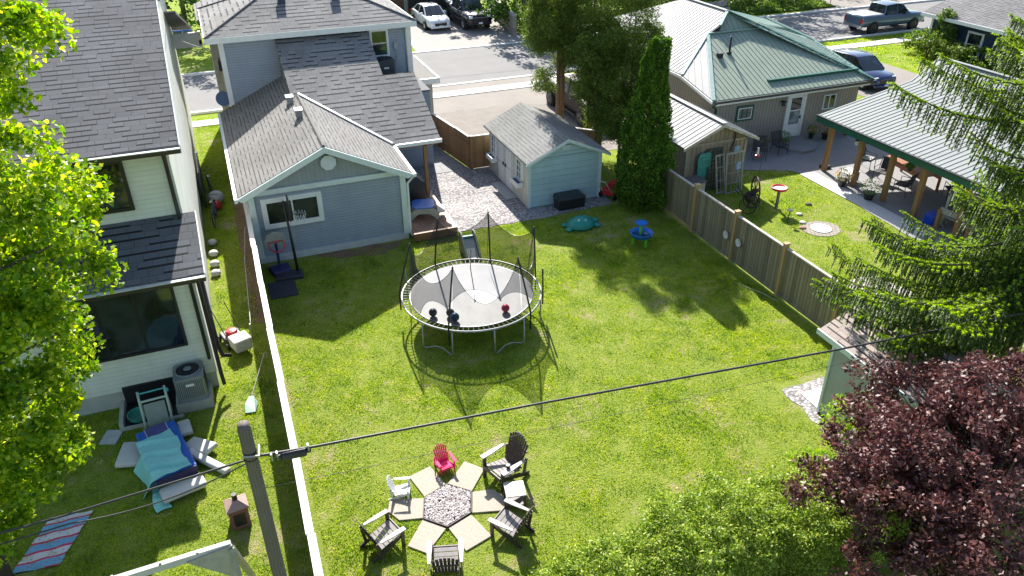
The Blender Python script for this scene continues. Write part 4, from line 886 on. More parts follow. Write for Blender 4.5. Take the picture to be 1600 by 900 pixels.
    MB().box(fx-.22,fx+.05,-S[-2][1]*.95,S[-2][1]*.95,zb-.06,zb+.1).build('front_bumper', pm if kind=='sedan' else (pm if kind=='suv' else BLACK), t, bevel=.04)
    MB().box(fx+.052,fx+.06,-.15,.15,zb+.02,zb+.14).build('licence_plate', WHITE, t)
    MB().box(Lr[0]-.08,Lr[0]+.12,-.85,.85,zb-.06,zb+.14).build('rear_bumper', CHR if kind=='pickup' else pm, t, bevel=.03)
    if kind == 'pickup':
        MB().box(-2.85,-1.0,-.80,.80,1.281,1.30).build('bed_cover_glare', M('bed_cover_glare', (.5,.5,.5), .35, .2), t, bevel=.01)  # light grey paints sun glare onto a dark cover
        MB().box(-2.95,-2.925,-.70,.70,.66,1.2).build('tailgate', pm, t, bevel=.01)
        for s_ in (-1,1): MB().box(-.8,1.3,s_*.98-.06,s_*.98+.06,.38,.43).build('side_step', BLACK, t)
    if kind == 'suv':
        for s_ in (-1,1): MB().tube([(-1.8,s_*.6,1.64),(-1.7,s_*.6,1.72),(.1,s_*.6,1.74),(.25,s_*.6,1.68)],.018,6).build('roof_rail', CHR, t)
    return t
car('parked_car', 'white sedan parked nose out on the far paver driveway', (16.25,58.9,0), R(-88), 'sedan', paint('paint_white', (.75,.76,.77), .3, 0))
car('pickup_truck', 'black pickup truck parked beside the white sedan on the far driveway', (18.95,58.3,0), R(-88), 'pickup', paint('paint_black', (.012,.012,.015)), cat='truck')
car('pickup_truck', 'dark brown pickup truck with red tail lamps parked under the cedar trees', (17.6,35.35,0), R(-90), 'pickup', paint('paint_brown', (.035,.026,.024), .5, 0, .0), RIMD, 'truck')
car('pickup_truck', 'blue grey pickup truck standing at the roadside kerb near the navy house', (46.4,44.35,.012), R(0), 'pickup', paint('paint_bluegrey', (.10,.15,.21), .28), RIMD, 'truck')
car('parked_car', 'dark blue suv parked in the driveway between the green roofed house and the pavilion', (34.9,34.35,0), R(-90), 'suv', paint('paint_blue', (.02,.04,.12), .25)).scale = (.93,.93,.93)
car('parked_car', 'red car just showing at the top edge beside the white railing', (55.5,60.5,0), R(180), 'sedan', paint('paint_red', (.35,.02,.025), .25))

# ---------------- trampoline ----------------
T = thing('trampoline', 'round garden trampoline with galvanised ring, glare-painted mat and sagging black safety net', 'trampoline', (5.95,18.80,0))
RR, RM, ZT = 2.08, 1.84, .9
BLKP = M('black_pole', (.02,.02,.022), .5, var=.2)
circ = lambda r,z,n=64: [(r*math.cos(2*math.pi*k/n), r*math.sin(2*math.pi*k/n), z) for k in range(n)]
MB().tube(circ(RR,ZT), .03, 8, closed=True).build('ring_frame', GALV, T, smooth=True)
mm, n_, l_, b_ = newmat('mat_painted_glare'); co_ = obj_co(n_); nz_ = noise(n_, l_, co_, 1.2, 4); wv = noise(n_, l_, co_, 30, 3, .8)
l_.new(mixc(n_, l_, .3, ramp(n_, l_, nz_, [(.35,(.31,.31,.315)),(.7,(.36,.36,.365))]), ramp(n_, l_, wv, [(.3,(.28,.28,.29)),(.7,(.40,.40,.41))])), b_.inputs['Base Color']); b_.inputs['Roughness'].default_value = .5; b_.inputs['Specular IOR Level'].default_value = .35  # black mat: sun glare on it is put into this pale grey
bump(n_, l_, b_, nz_, .3, .05)
mb = MB(); rad = [0.001,.4,.8,1.2,1.5,1.7,RM]
mb.lathe([(r_, ZT-.01-.035*math.exp(-(r_/1.1)**2)) for r_ in rad], 64); mb.f = mb.f[:-2]; mb.build('mat', mm, T, smooth=True)
MB().lathe([(RM-.05,ZT-.006),(RM,ZT-.004),(RM+.01,ZT-.02)], 64).build('mat_edge', BLACK, T) if False else MB().tube(circ(RM,ZT-.012), .014, 6, closed=True).build('mat_edge', BLACK, T)
SPR = M('spring_steel', (.42,.42,.43), .4, .6)
for k in range(84):
    a = 2*math.pi*k/84; MB().tube([((RM+.01)*math.cos(a),(RM+.01)*math.sin(a),ZT-.014),((RR-.02)*math.cos(a),(RR-.02)*math.sin(a),ZT-.002)], .010, 5).build('spring', SPR, T)
la = [-151,-124,-91,-63, 29, 56, 89, 117]       # leg verticals in pairs
for i in range(0, 8, 2):
    a, b_ = R(la[i]), R(la[i+1]); r_ = RR+.0
    p = lambda an, rr_, z: (rr_*math.cos(an), rr_*math.sin(an), z)
    m_ = (a+b_)/2
    MB().tube([p(a,r_,ZT-.03),p(a,r_+.01,.12),p(a+.03,r_-.02,.05),p(m_-.06,r_-.12,.16),p(m_+.06,r_-.12,.16),p(b_-.03,r_-.02,.05),p(b_,r_+.01,.12),p(b_,r_,ZT-.03)], .022, 8).build('leg', GALV, T, smooth=True)
pa = [163,-164+38,-57,2,54,104,-90+0,140]
PO = [(163,1.72),(-126,1.55),(-57,1.70),(4,2.08),(55,2.02),(104,1.82),(-18,2.1)]
tops = []
for an, rt_ in PO:
    a = R(an); c0, s0 = math.cos(a), math.sin(a)
    l_p = lambda q: ((RR+.06)+(rt_-RR-.06)*q)
    ps = [((RR+.06)*c0,(RR+.06)*s0,.42),((RR+.06)*c0,(RR+.06)*s0,1.0)]+[(l_p(q)*c0, l_p(q)*s0, 1.0+1.62*(q**.92)) for q in (.35,.7,1.0)]
    if an in (-18,): ps = ps[:3]
    pole = MB().tube(ps, .026, 8).build('net_pole', BLKP, T, smooth=True)
    MB().ball(ps[-1], .028, 8, 6).build('pole_cap', BLACK, pole)
    if an != -18: tops.append((an, rt_))
# thinner grey brace poles on the left and right
MB().tube([(RR*math.cos(R(140)),RR*math.sin(R(140)),.1),(RR*math.cos(R(142))*1.02,RR*math.sin(R(142))*1.02,1.5),(1.72*math.cos(R(163)),1.72*math.sin(R(163)),2.6)],.016,6).build('net_pole', GALV, T)
MB().tube([(RR*math.cos(R(-30)),RR*math.sin(R(-30)),.05),(RR*math.cos(R(-30)),RR*math.sin(R(-30)),.9)],.02,6).build('leg', GALV, T)
NET = netmat('safety_net', (.012,.012,.014), .60)
tops.sort(); allp = tops + [(tops[0][0]+360, tops[0][1])]
for i in range(len(tops)):
    (a0, r0_), (a1, r1_) = allp[i], allp[i+1]; mb = MB(); nx, nz2 = 14, 8
    gap = a1-a0; sag = .75 if gap > 55 else .55
    if i == 0: sag = 1.2
    for u in range(nx+1):
        f_ = u/nx; an = R(a0+gap*f_); rt_ = r0_+(r1_-r0_)*f_ - .12*math.sin(math.pi*f_)*(1 if gap>60 else .5)
        zt = 2.58 - sag*(math.sin(math.pi*f_)**.8)
        for v_ in range(nz2+1):
            q = v_/nz2; rr_ = (RM-.02)*(1-q)+rt_*q + .05*math.sin(q*math.pi)*math.sin(f_*9+i)
            mb.v.append((rr_*math.cos(an), rr_*math.sin(an), ZT+.01+(zt-ZT)*q))
    for u in range(nx):
        for v_ in range(nz2): b0 = u*(nz2+1)+v_; mb.f.append((b0,b0+nz2+1,b0+nz2+2,b0+1))
    edge = [mb.v[u*(nz2+1)+nz2] for u in range(nx+1)]
    net = mb.build('net_panel', NET, T, smooth=True)
    MB().tube(edge, .008, 5).build('net_cord', BLACK, net)
# net doorway seam lying over the mat
MB().tube([(.35,1.0,ZT+.9),(.12,.4,ZT+.62),(.1,.05,ZT+.02)], .014, 5).build('door_cord', BLACK, T)
def ball_(loc, r_, c, lb):
    o = MB().ball((0,0,r_), r_, 18, 12).build('play_ball', M('ball%.2f%.2f'%c[:2], c, .35, var=.12), smooth=True); tag(o, lb, 'ball', 'balls on the trampoline', loc)
ball_((4.52,18.0,ZT+.0), .12, (.04,.06,.09), 'dark grey ball on the left edge of the trampoline mat')
ball_((5.02,17.52,ZT+.0), .13, (.02,.06,.16), 'dark blue ball on the trampoline mat behind the front pole')
ball_((4.98,17.82,ZT-.01), .12, (.03,.035,.04), 'black ball touching the blue ball on the trampoline')
ball_((6.52,17.45,ZT-.005), .12, (.72,.03,.12), 'pink ball on the right side of the trampoline mat')
# plastic slide behind the trampoline
t = thing('toddler_slide', 'small white and brown plastic slide with teal steps behind the trampoline', 'slide', (7.22,22.95,0), R(-4)); t.scale = (.85,.8,.72)
TW = M('slide_white', (.66,.66,.64), .4, var=.05); TB = M('slide_brown', (.30,.25,.20), .5, var=.1); TT = M('slide_teal', (.05,.36,.38), .4)
MB().prism([(-.24,.1,.62),(.24,.1,.62),(.24,-.1,.6),(.24,-.75,.12),(.24,-.9,.08),(-.24,-.9,.08),(-.24,-.75,.12),(-.24,-.1,.6)], (0,0,-.04)) if False else None
MB().prism([(-.22,.12,.66),(-.22,-.05,.66),(-.22,-.85,.12),(-.22,-1.0,.10),(-.22,-1.0,.04),(-.22,-.83,.05),(-.22,-.06,.58),(-.22,.12,.6)], (.44,0,0)).build('chute', TW, t, bevel=.01)
for s_ in (-1,1):
    MB().prism([(s_*.25,.45,0),(s_*.25,.5,.55),(s_*.25,.35,.95),(s_*.25,.1,1.0),(s_*.25,-.08,.85),(s_*.25,-.12,.62),(s_*.25,-.9,.16),(s_*.25,-.9,.0)], (s_*.06,0,0)).build('side_panel', TB if s_>0 else TB, t, bevel=.02)
    MB().tube([(s_*.28,.47,.3),(s_*.28,.46,.58),(s_*.28,.33,.96),(s_*.28,.1,1.01),(s_*.28,-.1,.86),(s_*.28,-.9,.18)], .035, 8).build('handrail', TW, t, smooth=True)
for k in range(3): MB().box(-.24,.24,.15+.12*(2-k),.30+.12*(2-k),.12+.16*k,.17+.16*k).build('step', TT, t, bevel=.01)
MB().box(-.22,.22,.05,.16,.58,.80).build('platform', TT, t, bevel=.01)

# ---------------- basketball hoops ----------------
t = thing('basketball_hoop', 'tall black basketball hoop with white net in front of the garage window', 'basketball hoop', (1.38,23.6,0))
MB().tube([(0,0,.08),(-.02,.15,1.2),(-.07,.32,2.55)], [.05,.045,.035], 10).build('pole', BLACK, t, smooth=True)
MB().prism([(-.75,-.35,0),(.12,-.42,0),(.15,.1,0),(-.7,.2,0)], (0,0,.13)).build('base', M('base_black', (.03,.03,.05), .5), t, bevel=.03)
MB().prism([(-.02,.42,1.75),(-.06,.42,2.75),(.02,1.1,2.75),(.06,1.1,1.75)], (.035,0,0)).build('backboard', BLACK, t) if False else MB().box(-.08,-.045,-.42,.42,1.95,2.6).xf(Matrix.Translation((-.03,.33,.0))@Matrix.Rotation(R(4),4,'Y')).build('backboard', BLACK, t, bevel=.01)
rim = MB().tube([(.38+.22*math.cos(2*math.pi*k/20),.3+.22*math.sin(2*math.pi*k/20),2.08) for k in range(20)], .010, 6, closed=True).tube([(-.06,.32,2.05),(.16,.3,2.08)],.015,6).build('rim', BLACK, t)
nt_ = MB()
for k in range(12):
    a = 2*math.pi*k/12; a2 = 2*math.pi*(k+1)/12
    for s_, (x_, y_) in ((0,(a,a2)),(1,(a2,a))):
        nt_.tube([(.38+.22*math.cos(x_),.3+.22*math.sin(x_),2.08),(.38+.17*math.cos((x_+y_)/2),.3+.17*math.sin((x_+y_)/2),1.9),(.38+.13*math.cos(y_),.3+.13*math.sin(y_),1.72)], .006, 4)
nt_.build('net', M('net_white', (.7,.7,.78), .7), rim)
t = thing('basketball_hoop', 'short toddler basketball hoop with grey backboard and red rim', 'basketball hoop', (.85,24.0,0), R(8))
PUR = M('dark_blue_plastic', (.03,.03,.13), .45)
MB().prism([(-.3,-.35,0),(.3,-.35,0),(.36,.25,0),(-.36,.25,0)], (0,0,.16)).build('base', PUR, t, bevel=.05)
MB().tube([(0,0,.1),(0,0,1.05)], .045, 10).build('pole', PUR, t)
MB().prism([(-.32,.02,.92),(.32,.02,.92),(.36,.02,1.2),(.26,.02,1.38),(0,.02,1.45),(-.26,.02,1.38),(-.36,.02,1.2)], (0,.05,0)).build('backboard', M('board_grey', (.33,.33,.31), .5), t, bevel=.01)
MB().tube([(-.24,-.02,1.12),(.24,-.02,1.12),(.25,-.22,1.0),(.12,-.38,.92),(-.12,-.38,.92),(-.25,-.22,1.0)], .022, 6, closed=True).build('rim', M('rim_red', (.55,.03,.02), .4), t)
tag(MB().prism([(-.42,-.5,0),(.45,-.55,0),(.5,.5,0),(-.35,.55,0)], (0,0,.04)).build('black_mat', M('mat_black', (.035,.035,.05), .8)), 'dark flat board lying on the lawn beside the white fence rail', 'board', loc=(.72,22.7,0), rz=R(4))

# ---------------- sandbox, water table, mower ----------------
t = thing('sandbox', 'green turtle shaped sandbox lid with two eyes and flippers on the lawn', 'sandbox', (11.75,23.25,0), R(5)); t.scale = (.9,.9,.95)
TG = M('teal_green_plastic', (.02,.26,.20), .35, var=.08)
MB().lathe([(.5,0),(.56,.08),(.58,.12),(.52,.15)], 30, sx=1.15, sy=.9).build('tray', TG, t, smooth=True)
MB().lathe([(.56,.121),(.55,.17),(.48,.26),(.33,.36),(.15,.42),(.02,.43)], 30, sx=1.12, sy=.88).build('lid', TG, t, smooth=True)
for a, s_ in ((-35,1),(200,1),(12,1.25),(150,.9)):
    x, y = .66*math.cos(R(a))*1.1, .55*math.sin(R(a)); MB().ball((x,y,.08), .15*s_, 12, 8, .5).build('flipper', TG, t, smooth=True)
for x, y in ((-.22,-.18),(.05,-.28)): MB().ball((x,y,.37), .045, 10, 6).build('eye', M('eye_white', (.7,.75,.78), .3), t, smooth=True)
t = thing('water_table', 'blue and green plastic water play table on the lawn near the fence', 'water table', (13.08,21.1,0), R(10)); t.scale = (.92,.92,.88)
WB = M('bright_blue_plastic', (.015,.17,.62), .3, var=.05); WG = M('lime_plastic', (.16,.5,.04), .35)
MB().lathe([(.30,.40),(.40,.42),(.44,.56),(.46,.57),(.44,.585),(.40,.57),(.36,.46),(.1,.45)], 26).build('basin', WB, t, smooth=True)
MB().lathe([(.30,.463),(.37,.475)], 24).build('water', glassmat('table_water', (.02,.10,.22), .05), t)
for k in range(3): a = R(90+120*k+180); MB().prism([(.30*math.cos(a)-.06,.30*math.sin(a)-.02,0),(.30*math.cos(a)+.06,.30*math.sin(a)-.02,0),(.30*math.cos(a)+.06,.30*math.sin(a)+.04,0),(.30*math.cos(a)-.06,.30*math.sin(a)+.04,0)], (0,0,.42)).build('leg', WG, t, bevel=.01)
MB().tube([(.02,.08,.45),(.02,.08,.88)], .06, 10).build('tower', WG, t)
MB().lathe([(.08,.88),(.20,.90),(.24,.97),(.20,.965),(.07,.93)], 20, (.02,.08,0)).build('top_bowl', WB, t, smooth=True)
t = thing('garden_mower', 'red garden machine with white handles tucked between shed and arborvitae', 'mower', (14.15,25.3,0), R(30))
RD = M('mower_red', (.5,.02,.03), .35)
MB().prism([(-.4,-.3,.15),(.4,-.3,.15),(.45,0,.15),(.4,.3,.15),(-.4,.3,.15)], (0,0,.25)).build('deck', RD, t, bevel=.05)
MB().prism([(-.15,-.15,.4),(.25,-.15,.4),(.25,.15,.4),(-.15,.15,.4)], (0,0,.22)).build('engine', RD, t, bevel=.04)
for x in (-.35,.35):
    for y in (-.32,.32): MB().lathe([(.05,-.04),(.14,-.04),(.14,.04),(.05,.04)],14).xf(Matrix.Translation((x,y,.14))@Matrix.Rotation(R(90),4,'X')).build('wheel', BLACK, t)
MB().tube([(-.4,-.22,.3),(-.95,-.22,.95),(-.95,.22,.95),(-.4,.22,.3)], .017, 6).build('handle', M('handle_pale', (.6,.58,.58), .5), t)
tag(MB().tube([(0,0,0),(.35,-.9,.05),(.55,-1.5,.02)],.012,5).build('fallen_stick', M('stick_bleached', (.45,.42,.33), .8)), 'thin bleached stick lying along the foot of the weathered fence', 'stick', loc=(14.6,17.6,0))

# ---------------- fire pit ----------------
FC = V(2.98,11.80,0)
STONEC = M('sandstone_slab', (.37,.325,.26), .8, var=.08, scale=2.5, bmp=.3, dirt=.12, fine=25)
hexa = [FC+V(.62*math.cos(R(78+60*k)), .60*math.sin(R(78+60*k)), 0) for k in range(6)]
names = ['far left','left','near left','near right','right','far right']
SLAB = [[(3.76,12.96),(4.12,12.56),(3.61,11.99),(3.18,12.42)],[(3.62,11.97),(4.06,11.89),(4.27,11.53),(4.08,11.20),(3.42,11.39)],[(3.38,11.35),(3.60,10.64),(2.97,10.46),(2.81,11.18)],[(2.37,11.61),(2.76,11.18),(2.20,10.70),(1.88,11.03)],[(2.56,12.19),(2.39,11.64),(1.89,11.77),(1.72,12.11),(1.84,12.45)],[(2.96,13.11),(3.13,12.43),(2.58,12.22),(2.42,12.96)]]
SL = ['sandstone slab beside the fire pit, towards the tall dark chair','sandstone slab beside the fire pit, next to the small side table','sandstone slab beside the fire pit, between the two nearest dark chairs','sandstone slab beside the fire pit, near the dark chair at far left','sandstone slab beside the fire pit, below the small white chair','sandstone slab beside the fire pit, between white and pink small chairs']
for k in range(6):
    c = sum((Vector((*p,0)) for p in SLAB[k]), Vector())/len(SLAB[k])
    o = MB().prism([(p[0]-c.x,p[1]-c.y,0) for p in SLAB[k]], (0,0,.035)).build('paving_slab', STONEC, bevel=.008); tag(o, SL[k], 'paving slab', 'slabs around the fire pit', (c.x,c.y,0))
HX = [(3.16,12.40),(3.60,11.98),(3.40,11.40),(2.80,11.20),(2.38,11.62),(2.56,12.19)]
cx = sum(p[0] for p in HX)/6; cy = sum(p[1] for p in HX)/6
ed = MB()
for k in range(6): a, b_ = HX[k], HX[(k+1)%6]; ed.bar((a[0],a[1],.03),(b_[0],b_[1],.03),.02,.07)
tag(ed.build('pit_edging', M('dark_edging', (.09,.07,.06), .7)), 'thin dark edging round the hexagonal bed of pale stones', 'edging')
struct(MB().poly(*[(p[0],p[1],.01) for p in HX]).build('pit_bed', M('pit_soil', (.16,.14,.13), .95)))
ph = []; ico = [(0,0,1),(.9,0,.3),(.28,.85,.3),(-.72,.52,.3),(-.72,-.52,.3),(.28,-.85,.3),(.6,.5,-.5),(-.3,.75,-.5),(-.8,0,-.5),(-.3,-.75,-.5),(.6,-.5,-.5)]
icof = [(0,1,2),(0,2,3),(0,3,4),(0,4,5),(0,5,1),(1,6,2),(2,6,7),(2,7,3),(3,7,8),(3,8,4),(4,8,9),(4,9,5),(5,9,10),(5,10,1),(1,10,6)]
def inside(x, y, P):
    c_ = False
    for i in range(len(P)):
        (x0,y0),(x1,y1) = P[i],P[i-1]
        if (y0>y)!=(y1>y) and x < (x1-x0)*(y-y0)/(y1-y0)+x0: c_ = not c_
    return c_
sv = []; cnt = 0
while cnt < 2100:
    x, y = random.uniform(2.3,3.7), random.uniform(11.1,12.5)
    if not inside(x, y, [(cx+(p[0]-cx)*.95, cy+(p[1]-cy)*.95) for p in HX]): continue
    s_ = random.uniform(.018,.036); rot = Euler((random.random()*6,random.random()*6,random.random()*6)).to_matrix(); z = .02+.03*random.random()*math.exp(-((x-cx)**2+(y-cy)**2)*2)
    q = [Vector((x,y,z+s_*.4)) + rot @ Vector((p[0]*s_*1.25,p[1]*s_,p[2]*s_*.7)) for p in ico]
    for f_ in icof: sv += [tuple(q[i]) for i in f_]
    cnt += 1
ms = leafmat('pit_stone', [(.1,(.36,.30,.29)),(.45,(.58,.52,.50)),(.9,(.75,.71,.68))], 0.0, .3, .85, 12)
stuff(npmesh('fire_pit_gravel', np.array(sv), 3, ms), 'pale pebbles filling the hexagonal fire pit bed', 'gravel')

DKC = M('adirondack_brown', (.065,.048,.043), .5, var=.15, spec=.5); DKT = M('adirondack_pale', (.30,.27,.265), .5, var=.15, scale=8)  # second tone is paler, for armrests and some seats
def adirondack(name, label, loc, rz, s=1.0, m=DKC, arm=None, seat=None, slats=7, cat='chair', group=None, back=1.0):
    """faces local -Y"""
    t = thing(name, label, cat, loc, rz, group); arm = arm or m; seat = seat or m
    def P(*a): return tuple(v*s for v in a)
    def bx(x0,x1,y0,y1,z0,z1): return MB().box(x0*s,x1*s,y0*s,y1*s,z0*s,z1*s)
    # seat slats: slope down to the back
    for k in range(5):
        y = -.30+k*.115; z = .37-.24*(y+.30)
        MB().box(-.27*s,.27*s,0,.10*s,-.012*s,.012*s).xf(Matrix.Translation(P(0,y,z))@Matrix.Rotation(R(-13),4,'X')).build('seat_slat', seat, t)
    for k in range(slats):
        u = (k-(slats-1)/2)/((slats-1)/2); wd = .56/slats
        top = .78-.12*u*u; fan = u*.06
        p0 = P(u*(.25-wd/2),.25,.22); p1 = P(u*(.25-wd/2)+fan,.25+.36*top*back,.22+top)
        MB().bar(p0,p1,wd*.86*s,.02*s,(0,-1,.35)).build('back_slat', m, t, bevel=.004)
    MB().bar(P(-.27,.30,.30),P(.27,.30,.30),.04*s,.05*s).build('back_rail', m, t); MB().bar(P(-.3,.45,.68),P(.3,.45,.68),.03*s,.05*s).build('back_rail', m, t)
    for q in (-1,1):
        MB().prism([P(q*.36-.06,-.36,.56),P(q*.36+.07,-.36,.56),P(q*.36+.075,-.1,.56),P(q*.36+.04,.32,.56),P(q*.36-.03,.32,.56),P(q*.36-.06,-.1,.56)], P(0,0,.028)).build('armrest', arm, t, bevel=.006)
        MB().bar(P(q*.32,-.30,0),P(q*.32,-.30,.56),.035*s,.09*s,(0,1,0)).build('leg', m, t)
        MB().bar(P(q*.29,-.33,.34),P(q*.29,.52,.02),.03*s,.11*s).build('leg', m, t)
        MB().bar(P(q*.33,.40,.56),P(q*.31,.34,.1),.03*s,.07*s,(0,1,0)).build('arm_support', m, t)
    bx(-.29,.29,-.36,-.335,.28,.38).build('front_apron', m, t)
    return t
G_ = 'dark adirondack chairs around the fire pit'
adirondack('adirondack_chair', 'tall dark brown adirondack chair with cup holder, upright behind the side table', (4.45,12.17,0), R(-70), 1.0, DKC, DKT, M('adirondack_seat', (.24,.21,.20), .5), 9, group=G_)
tag(MB().lathe([(.04,0),(.05,.005),(.05,.07),(.035,.07)],12).build('cup_holder', BLACK), 'black cup in the armrest of the tall dark adirondack chair', 'cup', loc=(4.44,11.86,.59))
adirondack('adirondack_chair', 'low grey brown adirondack chair right of the pit, beside the hedge', (4.00,10.62,0), R(-143), .88, DKC, DKT, DKT, 7, group=G_)
adirondack('adirondack_chair', 'grey brown adirondack chair nearest the camera with its back to the hedge', (2.47,10.20,0), R(163), .88, DKC, DKT, DKT, 7, group=G_)
adirondack('adirondack_chair', 'grey brown adirondack chair alone on the lawn at the left of the pit', (1.47,11.28,0), R(110), .88, DKC, DKT, DKT, 7, group=G_)
PNK = M('pink_plastic', (.85,.02,.16), .6, var=.04, spec=.2); WPL = M('white_plastic', (.72,.72,.70), .4, var=.05)
adirondack('child_chair', "small bright pink plastic child's chair behind the fire pit", (3.27,12.92,0), R(8), .54, PNK, slats=7, cat='chair')
adirondack('child_chair', "small white plastic child's chair left of the fire pit", (2.13,12.50,0), R(72), .54, WPL, slats=7, cat='chair')
t = thing('side_table', 'small grey topped side table between the two right hand chairs', 'table', (4.39,11.32,0), R(-12))
for k in range(4): MB().box(-.22,.22,-.22+k*.112,-.22+k*.112+.104,.43,.455).build('top_slat', M('table_grey', (.40,.38,.38), .5), t)
for x in (-.19,.19):
    for y in (-.19,.19): MB().box(x-.025,x+.025,y-.025,y+.025,0,.43).build('leg', DKC, t)
MB().box(-.2,.2,-.2,.2,.12,.14).build('shelf', DKC, t)

# ---------------- left neighbour lawn ----------------
t = thing('play_sofa', 'blue folding mattress frame with a rumpled teal blanket on the shaded lawn', 'daybed', (-2.75,15.65,0), R(14)); t.scale = (.74,.96,1)
BLU = M('sofa_blue', (.02,.12,.48), .55, var=.08)
MB().box(-.62,.62,-1.0,1.0,.18,.36).build('mattress', BLU, t, bevel=.04)
MB().box(-.32,.32,.62,1.01,.361,.375).build('purple_panel', M('purple_cloth', (.09,.08,.24), .8), t)
MB().box(-.34,-.325,.4,1.0,.362,.378).box(.325,.34,-.9,1.0,.362,.378).build('piping', WHITE, t)
MB().box(-.6,.6,-1.03,-1.0,.05,.34).build('end_panel', M('dark_purple', (.04,.03,.08), .6), t)
for x in (-.5,.5):
    for y in (-.85,.85): MB().box(x-.03,x+.03,y-.03,y+.03,0,.18).build('leg', BLACK, t)
def blanket(name, label, nx, ny, w_, l_2, hfun, loc, rz, m):
    mb = MB()
    for i in range(nx+1):
        for j in range(ny+1):
            x = -w_/2+w_*i/nx; y = -l_2/2+l_2*j/ny; mb.v.append(hfun(x,y))
    for i in range(nx):
        for j in range(ny): a = i*(ny+1)+j; mb.f.append((a,a+ny+1,a+ny+2,a+1))
    o = mb.build(name, m, smooth=True); so_ = o.modifiers.new('thick','SOLIDIFY'); so_.thickness = .012
    return tag(o, label, 'blanket', loc=loc, rz=rz)
TEAL = M('teal_blanket', (.26,.60,.57), .9, var=.12, scale=2.5, fine=60)
def hf(x, y):
    x -= .12; w_ = .028*math.sin(y*15+x*2.5+1.5*math.sin(x*3))+.020*math.sin(y*27+x*5+2*math.sin(x*5))+.010*math.sin(x*9+y*4)
    z = .425+w_; xx = x+.04*math.sin(y*6)
    if x < -.42 and y < .25: z = max(.03, .40-(-.42-x)*1.7)+w_*.5; xx = -.44+(x+.42)*(.9+.4*math.sin(y*5))+.03*math.sin(y*9)
    elif x < -.42: xx = -.44; z = .395-(-.42-x)*.5
    return (xx-.02, y, z)
blanket('blanket', 'teal blanket draped over the blue mattress, one side hanging to the grass', 46, 56, 1.04, 1.55, hf, (-2.76,15.42,0), R(14), TEAL)
def hf2(x, y): return (x+.05*math.sin(y*5), y, .03+.03*abs(math.sin(x*11+y*3))+.02*math.sin(y*17)**2)
blanket('blanket', 'tail of teal cloth trailing on the grass in front of the blue mattress', 12, 24, .32, 1.0, hf2, (-2.92,14.45,0), R(14), TEAL)
CU = M('cushion_offwhite', (.56,.55,.52), .75, var=.06, scale=4)
CG = 'loose off white cushions around the blue mattress'
for i, (x,y,z,w_,l_2,rx,ry,rz2,lb) in enumerate(((-3.52,16.05,.10,.62,.80,0,4,-12,'off white cushion flat on the grass left of the teal blanket'),(-2.42,14.42,.12,.95,.52,-10,0,14,'off white cushion propped at the front end of the blue mattress'),(-2.02,15.72,.12,.80,.42,0,-8,-48,'off white angular cushion on the right, upper one touching the mattress'),(-1.86,15.12,.10,1.25,.20,0,6,-48,'long narrow off white bolster reaching into the sunlight'),(-2.33,16.5,.16,.30,.55,0,0,8,'rounded off white cushion standing by the head of the blue mattress'))):
    mb = MB(); mb.box(-w_/2,w_/2,-l_2/2,l_2/2,-.07,.07)
    o = mb.build('cushion', CU, bevel=.045, smooth=True); tag(o, lb, 'cushion', CG, (x,y,z)); o.rotation_euler = (R(rx),R(ry),R(rz2))
t = thing('climbing_ladder', 'pale green and teal toddler climbing frame with a cloth panel by the basement window', 'climbing frame', (-2.93,17.12,0), R(4)); t.scale = (.86,.86,1)
PG = M('pale_green_plastic', (.42,.50,.42), .45, var=.06)
for x in (-.36,.36): MB().tube([(x,-.45,0),(x,.05,.85),(x,.18,1.0)], .035, 8).build('side_rail', PG, t, smooth=True); MB().tube([(x,.4,0),(x,.1,.85)], .03, 8).build('leg', PG, t)
MB().tube([(-.36,.0,.78),(.36,.0,.78)],.03,8).build('rung', PG, t); MB().tube([(-.36,-.38,.13),(.36,-.38,.13)],.03,8).build('rung', PG, t); MB().tube([(-.36,.14,.95),(.36,.14,.95)],.022,8).build('rung', TT, t)
MB().prism([(-.28,-.33,.2),(.28,-.33,.2),(.28,-.04,.7),(-.28,-.04,.7)], (0,.03,.0)).build('panel', M('frame_cloth', (.24,.28,.24), .85, var=.1), t)
MB().ball((.40,.1,.9), .06, 10, 6).build('corner_cap', TT, t)
t = thing('paddling_pool', 'teal edge of a small plastic pool under the climbing frame', 'paddling pool', (-3.42,17.55,0)); MB().lathe([(.2,0),(.26,.05),(.28,.16),(.25,.16),(.22,.06)], 22).build('shell', M('teal_plastic', (.05,.26,.22)), t)
tag(MB().box(-.2,.2,-.25,.25,0,.04).build('metal_cover', M('cover_grey', (.45,.47,.48), .5)), 'pale grey square slab in the shaded grass below the maple', 'slab', loc=(-4.05,17.0,0), rz=R(-20))
def mower():
    t = thing('lawn_mower', 'red lawn mower with white grass bag beside the white house corner', 'lawn mower', (-.95,20.2,0), R(200))
    MB().prism([(-.25,-.35,.12),(.25,-.35,.12),(.28,.1,.12),(.15,.4,.12),(-.15,.4,.12),(-.28,.1,.12)], (0,0,.14)).build('deck', BLACK, t, bevel=.03)
    MB().lathe([(.16,.26),(.17,.36),(.14,.42),(.05,.44)], 16).build('engine', M('mower_engine_red', (.45,.03,.04), .4), t)
    MB().prism([(-.24,.36,.12),(.24,.36,.12),(.27,.36,.5),(-.27,.36,.5)], (0,.5,-.0)).build('grass_bag', M('bag_white', (.58,.56,.52), .7), t, bevel=.05)
    for x in (-.28,.28):
        for y in (-.3,.3): MB().lathe([(.04,-.03),(.1,-.03),(.1,.03),(.04,.03)],12).xf(Matrix.Translation((x,y,.1))@Matrix.Rotation(R(90),4,'Y')).build('wheel', BLACK, t)
    MB().tube([(-.22,.3,.25),(-.22,-.75,.95),(.22,-.75,.95),(.22,.3,.25)], .014, 6).build('handle', BLACK, t)
mower()
